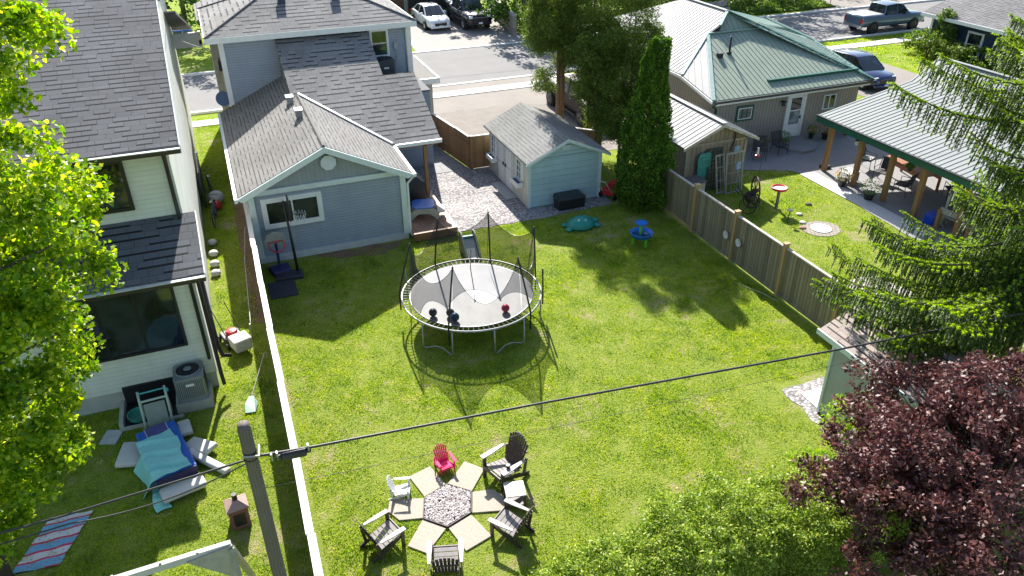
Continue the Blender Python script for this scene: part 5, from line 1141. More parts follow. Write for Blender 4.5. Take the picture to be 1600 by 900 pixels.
t = thing('paddle', 'green plastic snow shovel lying on the grass by the fence', 'shovel', (-.72,17.0,0), R(-8))
MB().prism([(-.14,-.35,.02),(.12,-.35,.02),(.16,.0,.05),(.05,.3,.06),(-.08,.3,.06),(-.17,.0,.05)], (0,0,.03)).build('blade', M('dark_teal_plastic', (.02,.16,.10), .4), t, bevel=.008)
MB().tube([(0,.28,.08),(.35,1.55,.55)], .016, 6).build('handle', M('handle_pale2', (.5,.46,.4), .6), t)
def chim():
    t = thing('brick_lantern', 'small red brick patterned fire column with pyramid cap and dark flue on the sunny lawn', 'chiminea', (-1.30,13.0,0), R(6)); t.scale = (.82,.82,.85)
    BR = brickmat('red_brick', (.26,.10,.08), (.32,.15,.12), (.30,.24,.22), .12, .05, .008)
    o = MB().box(-.24,.24,-.22,.22,0,.62); o.box(-.27,.27,-.25,.25,.621,.66); o.build('body', siding('brick_side', (.22,.09,.075), .06, False, .5, .3), t)
    MB().prism([(-.28,-.26,.662),(.28,-.26,.662),(.28,.26,.662),(-.28,.26,.662)],(0,0,.02)).add([(-.28,-.26,.684),(.28,-.26,.684),(.28,.26,.684),(-.28,.26,.684),(-.06,-.06,.84),(.06,-.06,.84),(.06,.06,.84),(-.06,.06,.84)],[(0,1,5,4),(1,2,6,5),(2,3,7,6),(3,0,4,7),(4,5,6,7)]).build('cap', M('pinkish_roof', (.40,.26,.23), .8, var=.15, scale=12), t)
    MB().tube([(0,0,.84),(0,0,1.0)], .07, 10).build('flue', BLACK, t)
    MB().box(-.15,.15,-.235,-.222,.12,.5).build('opening', BLACK, t)
chim()
mq, n_, l_, b_ = newmat('quilt_stripes'); uvq = obj_co(n_); sp = n_.new('ShaderNodeSeparateXYZ'); l_.new(uvq, sp.inputs[0])
fr = math_(n_, l_, 'FRACT', math_(n_, l_, 'MULTIPLY', sp.outputs[1], 2.05)); st = ramp(n_, l_, fr, [(0,(.62,.60,.60)),(.36,(.62,.60,.60)),(.37,(.55,.05,.10)),(.47,(.55,.05,.10)),(.48,(.16,.38,.58)),(.88,(.24,.44,.60)),(.89,(.55,.05,.10)),(1,(.55,.05,.10))]); st.node.color_ramp.interpolation = 'CONSTANT'
ck = n_.new('ShaderNodeTexVoronoi'); ck.inputs['Scale'].default_value = 11; l_.new(uvq, ck.inputs['Vector'])
sp2 = math_(n_, l_, 'LESS_THAN', ck.outputs['Distance'], .30)
l_.new(mixc(n_, l_, math_(n_, l_, 'MULTIPLY', sp2, .55), st, (.30,.18,.20)), b_.inputs['Base Color']); b_.inputs['Roughness'].default_value = .9
mb = MB(); nx, ny = 20, 26
for i in range(nx+1):
    for j in range(ny+1):
        u, v_ = i/nx, j/ny; x = (-.38+.86*u)+(.55*(v_-.5)) ; y = -.68+1.36*v_ - .12*u; mb.v.append((x-.1, y, .03+.012*math.sin(x*13+y*7)+.008*math.sin(y*21)))
for i in range(nx):
    for j in range(ny): a = i*(ny+1)+j; mb.f.append((a,a+ny+1,a+ny+2,a+1))
tag(mb.build('picnic_blanket', mq, smooth=True), 'red, white and blue striped patchwork blanket spread on the shaded grass', 'blanket', loc=(-4.95,13.98,0))
# swing frame beam at the bottom edge
t = thing('swing_frame', 'white painted timber swing frame beam with a triangular plate at the bottom edge', 'swing frame', (-1.3,10.4,0))
WW = M('weathered_white', (.56,.55,.51), .7, var=.12, scale=4, dirt=.3)
MB().bar((0,.12,2.0),(-4.2,-.05,2.0),.10,.14).build('beam', WW, t, bevel=.006)
MB().prism([(.02,.08,2.05),(-.75,.05,1.97),(-.1,.02,1.35),(.02,.02,1.35)], (0,-.04,0)).build('plate', M('plate_grey', (.38,.38,.37), .5, .3, var=.15, dirt=.3), t)
for s_ in (-1,1): MB().bar((0,.05,1.98),(.12,.05+s_*.95,0),.09,.09).build('leg', M('swing_leg', (.34,.33,.22), .7, var=.2), t)
for s_ in (-1,1): MB().bar((-4.2,-.05,1.98),(-4.3,-.05+s_*.95,0),.09,.09).build('leg', WW, t)
for x in (-.55,-1.15,-1.9): MB().box(x-.02,x+.02,.03,.07,2.07,2.12).build('bolt', GALV, t)
# side yard clutter against the white house
t = thing('leaning_door', 'dark panel leaning against the white wall in the side yard', 'panel', (-1.30,31.5,0)); MB().box(0,.06,-1.2,1.2,0,1.5).build('panel', M('dark_panel', (.05,.055,.06), .6), t); MB().box(-.02,.10,1.0,1.22,1.5,1.54).build('cap', WHITE, t)
def bike(loc, rz, label, c):
    t = thing('bicycle', label, 'bicycle', loc, rz); m = M('bike%.2f'%c[0], c, .4)
    for x in (-.5,.5):
        w_ = MB().tube([(x+.33*math.cos(2*math.pi*k/22),0,.34+.33*math.sin(2*math.pi*k/22)) for k in range(22)], .018, 6, closed=True)
        w_o = w_.build('wheel', BLACK, t); sp_ = MB()
        for k in range(10): a = 2*math.pi*k/10; sp_.tube([(x,0,.34),(x+.32*math.cos(a),0,.34+.32*math.sin(a))],.004,4)
        sp_.build('spokes', GALV, w_o)
    MB().tube([(-.5,0,.34),(-.15,0,.78),(.35,0,.80),(0,0,.32),(-.5,0,.34)],.018,6).tube([(-.15,0,.78),(0,0,.32)],.018,6).tube([(.5,0,.34),(.35,0,.85)],.018,6).build('frame', m, t)
    MB().box(-.28,-.05,-.06,.06,.86,.90).build('saddle', BLACK, t); MB().tube([(.3,-.25,.98),(.36,0,.95),(.3,.25,.98)],.014,6).build('handlebar', BLACK, t)
bike((-.98,28.9,0), R(84), 'bicycle leaning in the side yard, closest to the camera', (.10,.13,.2)); bike((-1.0,31.6,0), R(96), 'bicycle in the side yard next to the dark panel', (.2,.2,.2))
tag(MB().ball((0,0,.18),.18,14,9).build('play_ball', M('side_red', (.55,.02,.03), .35), smooth=True), 'red ball in the side yard between the bicycles', 'ball', loc=(-.85,30.0,0))
tag(MB().ball((0,0,.25),.32,12,8,.8).build('bag', M('side_white_bag', (.5,.5,.52), .6, var=.2, scale=5, bmp=.8), smooth=True), 'white bag lying between the bicycles in the side yard', 'bag', loc=(-.85,30.7,0))
for i, y in enumerate((25.2,26.0,26.9,24.5)):
    tag(MB().ball((0,0,.10),.17,10,7,.7).build('sack', M('white_sack', (.66,.65,.62), .7, var=.15, scale=4, bmp=1), smooth=True), ['white sack against the house wall, second from the camera','white sack against the house wall, third from the camera','white sack farthest along the house wall','white sack nearest the camera at the house wall'][i], 'sack', 'white sacks along the house wall', (-1.2,y,0))
for i, x in enumerate((-1.75,-1.1)):
    t = thing('wheelie_bin', ['blue lidded bin on the far side of the road, left one','blue lidded bin on the far side of the road, right one'][i], 'bin', (x,59.5,0)); MB().prism([(-.27,-.3,0),(.27,-.3,0),(.3,-.35,1.0),(-.3,-.35,1.0)], (0,.65,0)).build('body', M('bin_grey', (.10,.13,.15), .5), t, bevel=.03); MB().box(-.33,.33,-.4,.36,1.002,1.08).build('lid', M('bin_blue', (.02,.12,.5), .4), t, bevel=.02)
t = thing('recycling_box', 'blue plastic recycling box on the patio beside the last pavilion post', 'recycling box', (24.0,18.55,.02), R(20)); MB().prism([(-.22,-.17,0),(.22,-.17,0),(.26,-.2,.34),(-.26,-.2,.34)], (0,.38,0)).build('body', M('box_blue', (.01,.06,.55), .4), t, bevel=.02); MB().box(-.28,.28,-.22,.2,.342,.37).build('rim', M('box_blue', (.01,.06,.55)), t)
# low timber stage / ramp at the end of the pavilion
t = thing('wooden_ramp', 'grey timber railing ramp at the near end of the pavilion', 'ramp', (23.75,17.6,0))
RW = M('ramp_grey_wood', (.30,.285,.26), .85, var=.2, scale=6)
MB().bar((0,.5,.80),(.35,-2.9,.80),.05,.22).bar((1.0,.5,.86),(1.4,-2.9,.86),.04,.05).build('side_board', RW, t)
for x, y in ((0,.5),(.12,-.7),(.3,-2.6),(.9,.5),(1.05,-.8)): MB().box(x-.06,x+.06,y-.06,y+.06,0,.82).build('post', WOODP, t)
mb = MB()
for k in range(22): mb.box(.05,1.3,-2.8+k*.15,-2.67+k*.15,.58,.62)
mb.build('planks', RW, t)
t = thing('metal_plant_stand', 'pale wire plant rack standing at the corner of the ramp', 'rack', (24.2,18.25,.02), R(30)); mb = MB()
for k in range(6): mb.tube([(-.25+k*.1,0,.1),(-.25+k*.1,0,1.25)],.010,5)
for z in (.15,.5,.85,1.25): mb.tube([(-.27,0,z),(.27,0,z)],.012,5)
mb.build('wires', M('rack_pale', (.5,.47,.36), .5), t)
for x in (-.25,.25): MB().tube([(x,-.15,0),(x,0,.2),(x,.15,0)],.012,5).build('foot', M('rack_pale', (.5,.47,.36)), t)
t = thing('patio_cover', 'dark blue covered furniture under the spruce boughs at the pavilion end', 'covered furniture', (26.2,17.6,.02), R(5)); MB().prism([(-1.0,-.6,0),(1.0,-.6,0),(.9,-.5,.95),(-.9,-.5,.95)], (0,1.1,0)).build('cover', M('cover_navy', (.02,.025,.05), .7, var=.2, bmp=.5), t, bevel=.08, smooth=True)
t = thing('low_table', 'low white coffee table on the sunlit patio beside the first post', 'table', (24.05,22.95,.03), R(12)); MB().box(-.35,.35,-.3,.3,.36,.40).build('tabletop', WHITE, t, bevel=.01)
for x in (-.3,.3):
    for y in (-.25,.25): MB().box(x-.02,x+.02,y-.02,y+.02,0,.36).build('leg', BLACK, t)
tag(MB().box(-.2,.2,-.15,.15,0,.12).build('boot_tray', BLACK), 'black tray at the foot of the first pavilion post', 'tray', loc=(24.1,24.4,.02))
# hydrant
t = thing('fire_hydrant', 'yellow fire hydrant on the grass beyond the far kerb', 'fire hydrant', (22.45,52.5,0)); YL = M('hydrant_yellow', (.62,.50,.03), .4, var=.1)
MB().lathe([(.18,0),(.18,.05),(.13,.06),(.13,.55),(.16,.57),(.16,.62),(.13,.66),(.10,.78),(.04,.84),(.03,.88)], 16).build('barrel', YL, t, smooth=True)
for a in (0,180,270): MB().lathe([(.06,.1),(.06,.2),(.075,.2),(.075,.24)],10).xf(Matrix.Translation((0,0,.5))@Matrix.Rotation(R(a),4,'Z')@Matrix.Rotation(R(90),4,'Y')).build('outlet', YL, t)

# ---------------- utility pole and cables ----------------
t = thing('utility_pole', 'weathered wooden utility pole top carrying cables over both lawns', 'utility pole', (-.52,7.95,0))
MB().tube([(0,0,0),(0,0,2.5),(-.0,0,5.52),(0,0,5.6)], [.125,.11,.095,.085], 14).build('pole', siding('pole_wood', (.16,.14,.115), .04, True, .5, .7, rough=.9), t, smooth=True)
MB().lathe([(.096,5.05),(.102,5.06),(.102,5.10),(.096,5.11)],14).lathe([(.096,4.95),(.102,4.955),(.102,4.98),(.096,4.985)],14).build('band', BLACK, t)
MB().tube([(-.1,-.08,5.07),(.12,-.14,5.07),(.14,.1,5.07)],.018,6).build('clamp', GALV, t)
def cable(name, label, pts, r_, m=BLACK, segs=24, sag=0.0):
    P = []
    for i in range(len(pts)-1):
        a, b_ = Vector(pts[i]), Vector(pts[i+1])
        for k in range(segs): f_ = k/segs; q = a.lerp(b_, f_); q.z -= sag*4*f_*(1-f_); P.append(q)
    P.append(Vector(pts[-1])); o = MB().tube(P, r_, 6).build(name, m, smooth=True); return tag(o, label, 'cable')
CAB = M('cable_black', (.03,.03,.03), .5, var=.3)
for o in list(bpy.data.objects):
    if o.name == 'utility_pole': o.location = (-.56, 9.19, 0)
cable('power_cable', 'thick black cable running right from the utility pole across the lawn to the spruce', [(-.46,9.14,5.0),(.3,9.12,4.93),(4.0,9.1,4.65),(10.1,9.1,4.08),(17.0,9.15,3.5)], .021, CAB, 12)
t = thing('splice_case', 'black splice case hung on the cable beside the utility pole', 'splice case', (-.22,9.12,4.90))
MB().tube([(0,0,0),(.06,0,0),(.08,0,.0),(.42,0,-.02),(.44,0,-.02),(.5,0,-.02)], [.035,.035,.075,.075,.035,.035], 10).build('casing', BLACK, t)
for x in (.02,.47,-.06): MB().box(x-.012,x+.012,-.03,.03,-.03,.10).build('clamp', GALV, t)
cable('power_cable', 'upper cable running left from the utility pole into the maple', [(-.6,9.14,4.98),(-1.9,9.1,4.92),(-3.1,9.1,4.84),(-9.5,9.2,4.6)], .017, CAB, 12)
cable('power_cable', 'lower sagging cable running left from the utility pole', [(-.6,9.18,4.9),(-3.0,9.1,4.68),(-9.5,9.3,4.7)], .011, CAB, 20, .16)
cable('thin_wire', 'thin wire crossing above the fire pit from the utility pole', [(-.5,9.15,4.35),(17.0,9.3,3.2)], .004, CAB, 30, .1)
cable('thin_wire', 'thin service wire from the blue grey house to the white house gable', [(.42,34.6,5.0),(-1.4,37.4,5.2)], .010, M('wire_pale', (.45,.45,.45), .5), 10, .1)
cable('thin_wire', 'thin pale wire along the foot of the garage wing wall to the side lawn', [(.0,27.0,.45),(-.22,24.5,.4),(-.40,20.2,.35)], .012, M('wire_pale', (.45,.45,.45)), 8, .03)
tag(MB().tube([(0,0,0),(0,0,.5)],.02,6).build('wire_stake', GALV), 'short metal stake holding the thin wire on the side lawn', 'stake', loc=(-.41,20.2,0))
cable('street_wire', 'pale overhead wire crossing the top of the picture above the parked white car', [(4.0,52.5,6.1),(22.0,52.8,6.4),(40,53,6.6)], .012, M('wire_pale', (.45,.45,.45)), 10, .15)

# ---------------- foliage ----------------
def rot_rand(n, rg, updown=1.0):
    """random frames: returns a (axis), b (width) unit vectors"""
    a = rg.normal(size=(n,3)); a[:,2] *= updown; a /= np.linalg.norm(a,axis=1)[:,None]
    c = rg.normal(size=(n,3)); b = np.cross(a, c); b /= np.linalg.norm(b,axis=1)[:,None]; return a, b
def leaf_quads(p, rg, L, W, updown=.6, out=None, bias=0.0):
    n = len(p); a, b = rot_rand(n, rg, updown)
    if out is not None:
        a = a*(1-bias)+out*bias; a /= np.linalg.norm(a,axis=1)[:,None]; b = np.cross(a, rg.normal(size=(n,3))); b /= np.linalg.norm(b,axis=1)[:,None]
    s = rg.uniform(.65,1.25,size=(n,1)); l_ = a*L*s; w_ = b*W*s*.5; nrm = np.cross(a,b)
    return np.stack([p-l_*.5, p+w_-nrm*W*.12, p+l_*.5, p-w_-nrm*W*.12], 1).reshape(-1,3)
def leaf_lobed(p, rg, L):
    n = len(p); a, b = rot_rand(n, rg, .5)
    # favour leaves whose faces look up
    nrm = np.cross(a,b); s = rg.uniform(.6,1.2,size=(n,1))*L
    prof = [(-.5,0,0),(-.42,.38,.04),(-.02,.52,-.05),(.16,.24,.02),(.58,0,-.04),(.16,-.24,.02),(-.02,-.52,-.05),(-.42,-.38,.04)]
    return np.stack([p + s*(a*q[0]+b*q[1]+nrm*q[2]) for q in prof], 1).reshape(-1,3)
def clumps(cent, rad, n_c, rg, shell=.45, zmin=None):
    d = rg.normal(size=(n_c,3)); d /= np.linalg.norm(d,axis=1)[:,None]; r_ = rg.uniform(shell**3,1,size=(n_c,1))**(1/3)
    return np.array(cent)+d*r_*np.array(rad)
def fill(cl, per, cr, rg, flat=.7):
    n = len(cl)*per; c = np.repeat(cl, per, 0); d = rg.normal(size=(n,3)); d /= np.linalg.norm(d,axis=1)[:,None]
    rr = np.repeat(rg.uniform(.6,1.3,size=(len(cl),1))*cr, per, 0)
    return c + d*rr*rg.uniform(0,1,size=(n,1))**.45*np.array([1,1,flat])
LEAF_POT = leafmat('pot_leaves', [(.2,(.03,.10,.01)),(.6,(.12,.24,.03)),(.95,(.25,.36,.05))])
LEAF_FLOWER = leafmat('pot_flowers', [(.25,(.04,.12,.02)),(.5,(.12,.2,.04)),(.6,(.6,.30,.18)),(.8,(.65,.5,.2)),(1,(.6,.2,.25))])
MAPLE = leafmat('maple_leaves', [(.1,(.035,.09,.006)),(.4,(.12,.24,.012)),(.65,(.28,.39,.022)),(.9,(.55,.57,.08))], .55, .35, .45, .8)
CEDAR = leafmat('cedar_sprays', [(.1,(.02,.045,.008)),(.5,(.09,.15,.02)),(.9,(.25,.31,.05))], .25, .3, .6, .6)
SPIRE = leafmat('arborvitae_sprays', [(.1,(.015,.045,.006)),(.5,(.05,.13,.012)),(.9,(.20,.32,.03))], .25, .3, .6, 1.2)
SPRUCE = leafmat('spruce_needles', [(.1,(.02,.042,.007)),(.5,(.060,.11,.014)),(.85,(.16,.24,.03)),(1,(.28,.36,.045))], .28, .4, .5, 1.6)
SPTIP = leafmat('spruce_new_tips', [(.1,(.16,.27,.02)),(.6,(.28,.40,.04)),(1,(.40,.50,.07))], .4, .35, .5, 1.6)
PLUM = leafmat('plum_leaves', [(.1,(.030,.012,.012)),(.5,(.085,.030,.030)),(.8,(.20,.085,.080)),(.93,(.17,.05,.04)),(1,(.22,.16,.04))], .22, .5, .5, 1.2)
HEDGE = leafmat('hedge_leaves', [(.1,(.04,.08,.010)),(.4,(.15,.25,.025)),(.75,(.40,.48,.08)),(1,(.58,.54,.22))], .3, .4, .5, 1.5)
WOODL = leafmat('far_tree_leaves', [(.1,(.016,.045,.008)),(.5,(.045,.105,.014)),(.9,(.14,.24,.03))], .35, .3, .5, .25)
SHRUB = leafmat('shrub_leaves', [(.1,(.035,.08,.012)),(.5,(.09,.16,.02)),(.9,(.25,.32,.06))], .35, .35, .5, .8)
def limbs(t, base, tips, r0_, m=BARK, name='branch', per=None):
    for tp in tips:
        b_ = Vector(base(tp)) ; e = Vector(tp); mid = b_.lerp(e,.5)+Vector((0,0,-.12*(e-b_).length*.3))
        MB().tube([b_, b_.lerp(mid,.6), mid, mid.lerp(e,.5)+Vector((0,0,.04)), e], [r0_, r0_*.8, r0_*.55, r0_*.35, r0_*.12], 6).build(name, m, t, smooth=True)

# maple at the left
rg = np.random.default_rng(3)
MAP = thing('maple_tree', 'large maple with bright yellow green leaves filling the left edge', 'tree', (-5.85,13.1,0))
MB().tube([(0,0,0),(.05,.05,2.2),(.1,.1,4.5),(.05,.0,7.5),(.1,0,10.0)], [.24,.20,.16,.10,.04], 12).build('trunk', BARK, MAP, smooth=True)
lobes = [((2.9,0,10.5),(.95,1.3,1.2),30),((2.6,0,11.6),(.8,1.2,.8),16),((1.9,0,8.9),(1.6,1.6,1.0),34),((2.3,0,7.7),(1.6,1.6,.8),40),((2.0,0,6.5),(1.6,1.6,.9),42),((1.6,-.2,5.4),(1.45,1.5,.8),36),((1.5,-.2,4.3),(1.5,1.5,.75),38),((.9,-.3,3.3),(1.5,1.4,.75),34),((.2,-.4,2.3),(1.3,1.2,.6),24),((-.5,0,6),(1.8,1.8,3.4),36),((.5,-.2,9.5),(1.2,1.4,1.5),10),((1.1,0,10.4),(1.0,1.2,1.5),26),((1.2,0,8.9),(1.2,1.2,1.0),20)]
cl = np.concatenate([clumps(c, r_, n_, rg, .55) for c, r_, n_ in lobes])
P = fill(cl, 210, .40, rg, .75)
npmesh('crown', leaf_lobed(P, rg, .088), 8, MAPLE, MAP)
for c in cl[::6]:
    c = Vector(c); b0 = Vector((.08,.05,max(1.6,min(9.0,c.z-.45-.35*math.hypot(c.x,c.y))))); mid = b0.lerp(c,.5)+Vector((0,0,.1))
    MB().tube([b0,mid,c],[.055,.035,.010],6).build('branch', BARK, MAP, smooth=True)

# cedars between the driveway and the lawn
def cedar(name, label, loc, lobes, leaf=.16, per=70, cr=.42, mat_=CEDAR, trunks=((0,0),), h=7, tr=.12, seed=1, shell=.5, group=None, flat=.9, wid=.45, tcol=None):
    rg = np.random.default_rng(seed); t = thing(name, label, 'tree', loc, 0, group)
    for i, (x, y) in enumerate(trunks):
        MB().tube([(x,y,0),(x*1.1+.05,y,h*.3),(x*.9,y*.9,h*.6),(x*.5,y*.5,h*.95)], [tr,tr*.85,tr*.6,tr*.15], 9).build('trunk', tcol or CEDT, t, smooth=True)
    cl = np.concatenate([clumps(c, r_, n_, rg, shell) for c, r_, n_ in lobes]); P = fill(cl, per, cr, rg, flat)
    npmesh('crown', leaf_quads(P, rg, leaf, leaf*wid, .9), 4, mat_, t)
    for c in cl[::9]:
        c = Vector(c); x, y = trunks[0]; b0 = Vector((x*.9,y*.9,max(.8,c.z-.3))); MB().tube([b0,c],[.03,.008],5).build('branch', tcol or CEDT, t)
    return t
CK = dict(leaf=.125, per=270, cr=.42, wid=.26)
CEDT = M('cedar_bark', (.17,.105,.06), .9, var=.35, scale=14, bmp=.8)
CG_ = 'cedar trees between shed and driveway'
cedar('cedar_tree', 'tall loose cedar nearest the driveway with a bare reddish trunk above the shed roof', (14.3,31.2,0), [((-.1,0,7.4),(1.5,1.4,1.5),80),((-.2,0,5.8),(1.45,1.4,1.0),84),((-.7,0,5.0),(.9,.8,.7),26),((.5,.2,4.4),(.9,1.0,.8),30),((0,0,9),(1.3,1.3,1.2),30),((-.7,-.2,3.3),(.45,.4,.6),9)], trunks=((0,0),(.3,.25)), h=9, tr=.12, seed=21, group=CG_, **CK)
cedar('cedar_tree', 'dense dark cedar in the middle of the row with a thin leaning trunk', (15.6,29.9,0), [((0,0,6.8),(1.35,1.3,1.7),64),((.1,0,4.6),(1.4,1.3,1.3),90),((.3,.1,3.0),(1.2,1.0,1.0),56),((.4,.1,1.7),(.9,.8,.8),20),((0,0,8.8),(1.1,1.1,1.2),24)], trunks=((0,0),(-.3,.2)), h=8.5, tr=.08, seed=22, group=CG_, **CK)
cedar('cedar_tree', 'dark cedar behind the arborvitae, closest to the white metal roof', (16.2,28.0,0), [((0,0,6.0),(1.0,1.0,1.6),46),((0,0,3.9),(1.2,1.1,1.3),74),((-.2,0,2.2),(1.1,.9,1.1),56),((0,0,7.6),(.8,.8,1.0),20)], trunks=((0,0),(-.3,.1)), h=7.5, tr=.07, seed=23, group=CG_, **CK)
cedar('cedar_tree', 'slim bare stemmed cedar between the blue shed and the dense cedars', (14.95,28.6,0), [((0,.2,5.0),(.8,.8,.9),26),((0,0,3.8),(.7,.7,.7),18),((.3,0,2.4),(.5,.5,.8),10)], trunks=((0,0),(.25,.15)), h=5, tr=.05, seed=24, group=CG_, **CK)
# arborvitae spire
rg = np.random.default_rng(5); AV = thing('arborvitae', 'tall narrow green arborvitae at the corner of the lawn beside the fence', 'tree', (14.75,24.0,0))
MB().tube([(0,0,0),(0,0,3),(0,0,6)], [.12,.08,.02], 8).build('trunk', CEDT, AV)
n = 42000; z = rg.uniform(0,1,n)**.85*6.35+.08; a = rg.uniform(0,2*np.pi,n)
prof = np.interp(z, [0,.6,1.8,3.2,4.6,5.6,6.3,6.45], [.80,.98,1.0,.85,.55,.36,.18,.04]); bumpy = 1+.17*np.sin(a*5+z*2.3)+.10*np.sin(a*9-z*5)+.08*np.sin(z*9+a*3)
r_ = prof*bumpy*rg.uniform(.72,1.0,n)
P = np.stack([r_*np.cos(a), r_*np.sin(a), z],1); out = np.stack([np.cos(a)*.5, np.sin(a)*.5, np.full(n,.75)],1)
npmesh('crown', leaf_quads(P, rg, .13, .05, .9, out, .55), 4, SPIRE, AV)
P2 = np.stack([.33*np.cos(a[:3500])*rg.uniform(.3,1,3500)+.42, .33*np.sin(a[:3500])+.2, 4.2+rg.uniform(0,2.2,3500)],1); npmesh('second_leader', leaf_quads(P2, rg, .15, .07, .9), 4, SPIRE, AV)

# spruce on the right
def spruce(name, label, loc, H_, z0, Rb, whorls, per, seed, az=None, nl=.085, extra=()):
    rg = np.random.default_rng(seed); t = thing(name, label, 'tree', loc)
    MB().tube([(0,0,0),(0,0,H_*.5),(0,0,H_)], [.22,.14,.02], 10).build('trunk', BARK, t, smooth=True)
    Q, T_, B_ = [], [], []
    def needles(p0, p1, n_, ln, wd, out_):
        d = p1-p0; L = np.linalg.norm(d); d = d/max(L,1e-6)
        s = rg.uniform(0,1,(n_,1)); base = p0+(p1-p0)*s
        v = rg.normal(size=(n_,3)); v -= (v@d)[:,None]*d; v /= np.linalg.norm(v,axis=1)[:,None]
        tip = base + (v*.75+d*.75)*ln*rg.uniform(.7,1.2,(n_,1)); w_ = np.cross(v,d)*wd
        out_.append(np.stack([base-w_, base+w_, tip],1).reshape(-1,3))
    for w_ in range(whorls):
        z = z0+(H_-z0-.3)*(w_/(whorls-1))**.95; Lb = Rb*(1-(z-z0)/(H_-z0))**.9+.25
        for k in range(per+len(extra)):
            an = 2*math.pi*(k/per)+w_*1.1+rg.uniform(-.25,.25)
            if k < per and az and not any(abs((math.degrees(an)-c+180)%360-180) < h_ for c, h_ in az): continue
            L = Lb*rg.uniform(.8,1.12)*(1.15 if (z < 5.2 and 168 < math.degrees(an)%360 < 222 and Rb > 4) else 1)
            if Rb > 4 and 4.9 < z < 7.3: L = min(L, 2.3)
            if k >= per: z, an, L = extra[k-per] if w_ == 0 else (z, 0, 0); an = math.radians(an)
            if k >= per and w_: continue
            dirv = np.array([math.cos(an), math.sin(an), 0.]); side = np.array([-math.sin(an), math.cos(an), 0.])
            pts = []; K = 9
            for i in range(K+1):
                s = i/K; pts.append(dirv*L*s+np.array([0,0,z - .10*L*math.sin(s*2.6) - .10*L*s*(1-s) + .12*L*s*s]))
            pts = np.array(pts); B_.append(pts); 
            m_ = int(L/.075)
            for j in range(m_):
                s = .10+.90*j/m_; i = min(int(s*K), K-1); p = pts[i]+(pts[i+1]-pts[i])*(s*K-i)
                for sg in (-1,1):
                    spread = rg.uniform(.05,1.0)*(.18+.42*(1-s))
                    q0 = p + side*sg*spread + dirv*spread*.5 + np.array([0,0,-.10*spread])
                    if spread > .12: needles(p, q0, int(20*spread/.3)+3, nl*.6, .011, Q)
                    tl = (.16+.50*math.sin(min(1,(1-s)*1.6+.12)*math.pi*.5))*rg.uniform(.45,1.15)*min(1,.4+L/4)
                    dd = side*sg*.12+dirv*.16+np.array([0,0,-1.0]); dd = dd/np.linalg.norm(dd); e = q0+dd*tl
                    needles(q0, e, int(52*tl/.3)+4, nl*.55, .014, Q)
                    if rg.random() < .4: needles(e, e+dd*.07, 16, nl*.5, .015, T_)
                    if rg.random() < .6:
                        u = q0+dirv*.08+side*sg*.04+np.array([0,0,.02]); needles(q0, u, 20, nl*.65, .016, T_)
                if rg.random() < .55:
                    u = p+dirv*.12+side*rg.uniform(-.08,.08)+np.array([0,0,.05]); needles(p, u, 28, nl*.65, .016, T_)
            e = pts[-1]; needles(e-dirv*.05, e+dirv*.10+np.array([0,0,.03]), 30, nl*.7, .013, T_)
    npmesh('crown', np.concatenate(Q), 3, SPRUCE, t); npmesh('new_growth', np.concatenate(T_), 3, SPTIP, t)
    for i, p in enumerate(B_[:95]):
        MB().tube([tuple(q) for q in p], [.032*(1-.85*j/len(p)) for j in range(len(p))], 6).build('branch', BARK, t, smooth=True)
    return t
spruce('spruce_tree', 'large spruce with drooping boughs and light green tips at the right edge', (17.4,10.2,0), 13.0, 2.0, 4.6, 11, 11, 41, az=[(165,75),(100,40)], extra=[(3.6,167,5.4),(3.2,173,5.2),(3.9,179,5.5),(3.0,183,5.0),(3.5,190,5.2),(4.3,186,5.6),(4.1,199,5.2),(4.4,150,4.0),(4.8,159,4.5),(7.6,143,4.2),(8.4,147,3.5),(8.1,134,3.7),(4.6,170,4.6),(3.7,160,4.2)])
spruce('spruce_tree', 'yellow green conifer behind the big spruce near the navy house', (31.5,21.5,0), 9.2, .8, 3.0, 12, 11, 43, nl=.13)

# purple leaved plum
rg = np.random.default_rng(9); PL = thing('plum_tree', 'purple leaved plum tree filling the lower right corner', 'tree', (11.6,5.9,0))
MB().tube([(0,0,0),(-.1,.1,1.4),(-.2,.2,2.6)], [.14,.12,.07], 10).build('trunk', BARK, PL, smooth=True)
lobes = [((-.2,.3,3.3),(2.0,1.5,1.1),60),((-1.6,.5,2.6),(1.3,1.3,1.0),40),((1.2,0,3.6),(1.6,1.4,1.1),44),((-.6,1.2,3.0),(1.6,1.1,1.1),40),((-1.2,-.6,2.6),(1.4,1.2,1.0),36),((.4,1.0,4.1),(1.2,.9,.55),20),((1.2,1.3,3.2),(1.6,1.0,1.0),34),((-2.3,-.2,1.7),(.9,1.0,.8),24),((-2.3,1.5,2.4),(.9,.9,.8),20),((-.2,2.4,3.0),(1.5,1.0,.8),30),((-1.6,1.6,3.1),(.9,.8,.6),14)]
cl = np.concatenate([clumps(c, r_, n_, rg, .5) for c, r_, n_ in lobes]); P = fill(cl, 150, .34, rg, .8)
npmesh('crown', leaf_quads(P, rg, .10, .052, .7), 4, PLUM, PL)
for c in cl[::5]:
    c = Vector(c); b0 = Vector((-.15,.15,1.5+.5*random.random())); mid = b0.lerp(c,.5)+Vector((0,0,.15)); MB().tube([b0,mid,c*1.03],[.04,.022,.006],5).build('branch', M('plum_twig', (.16,.12,.10), .8), PL)

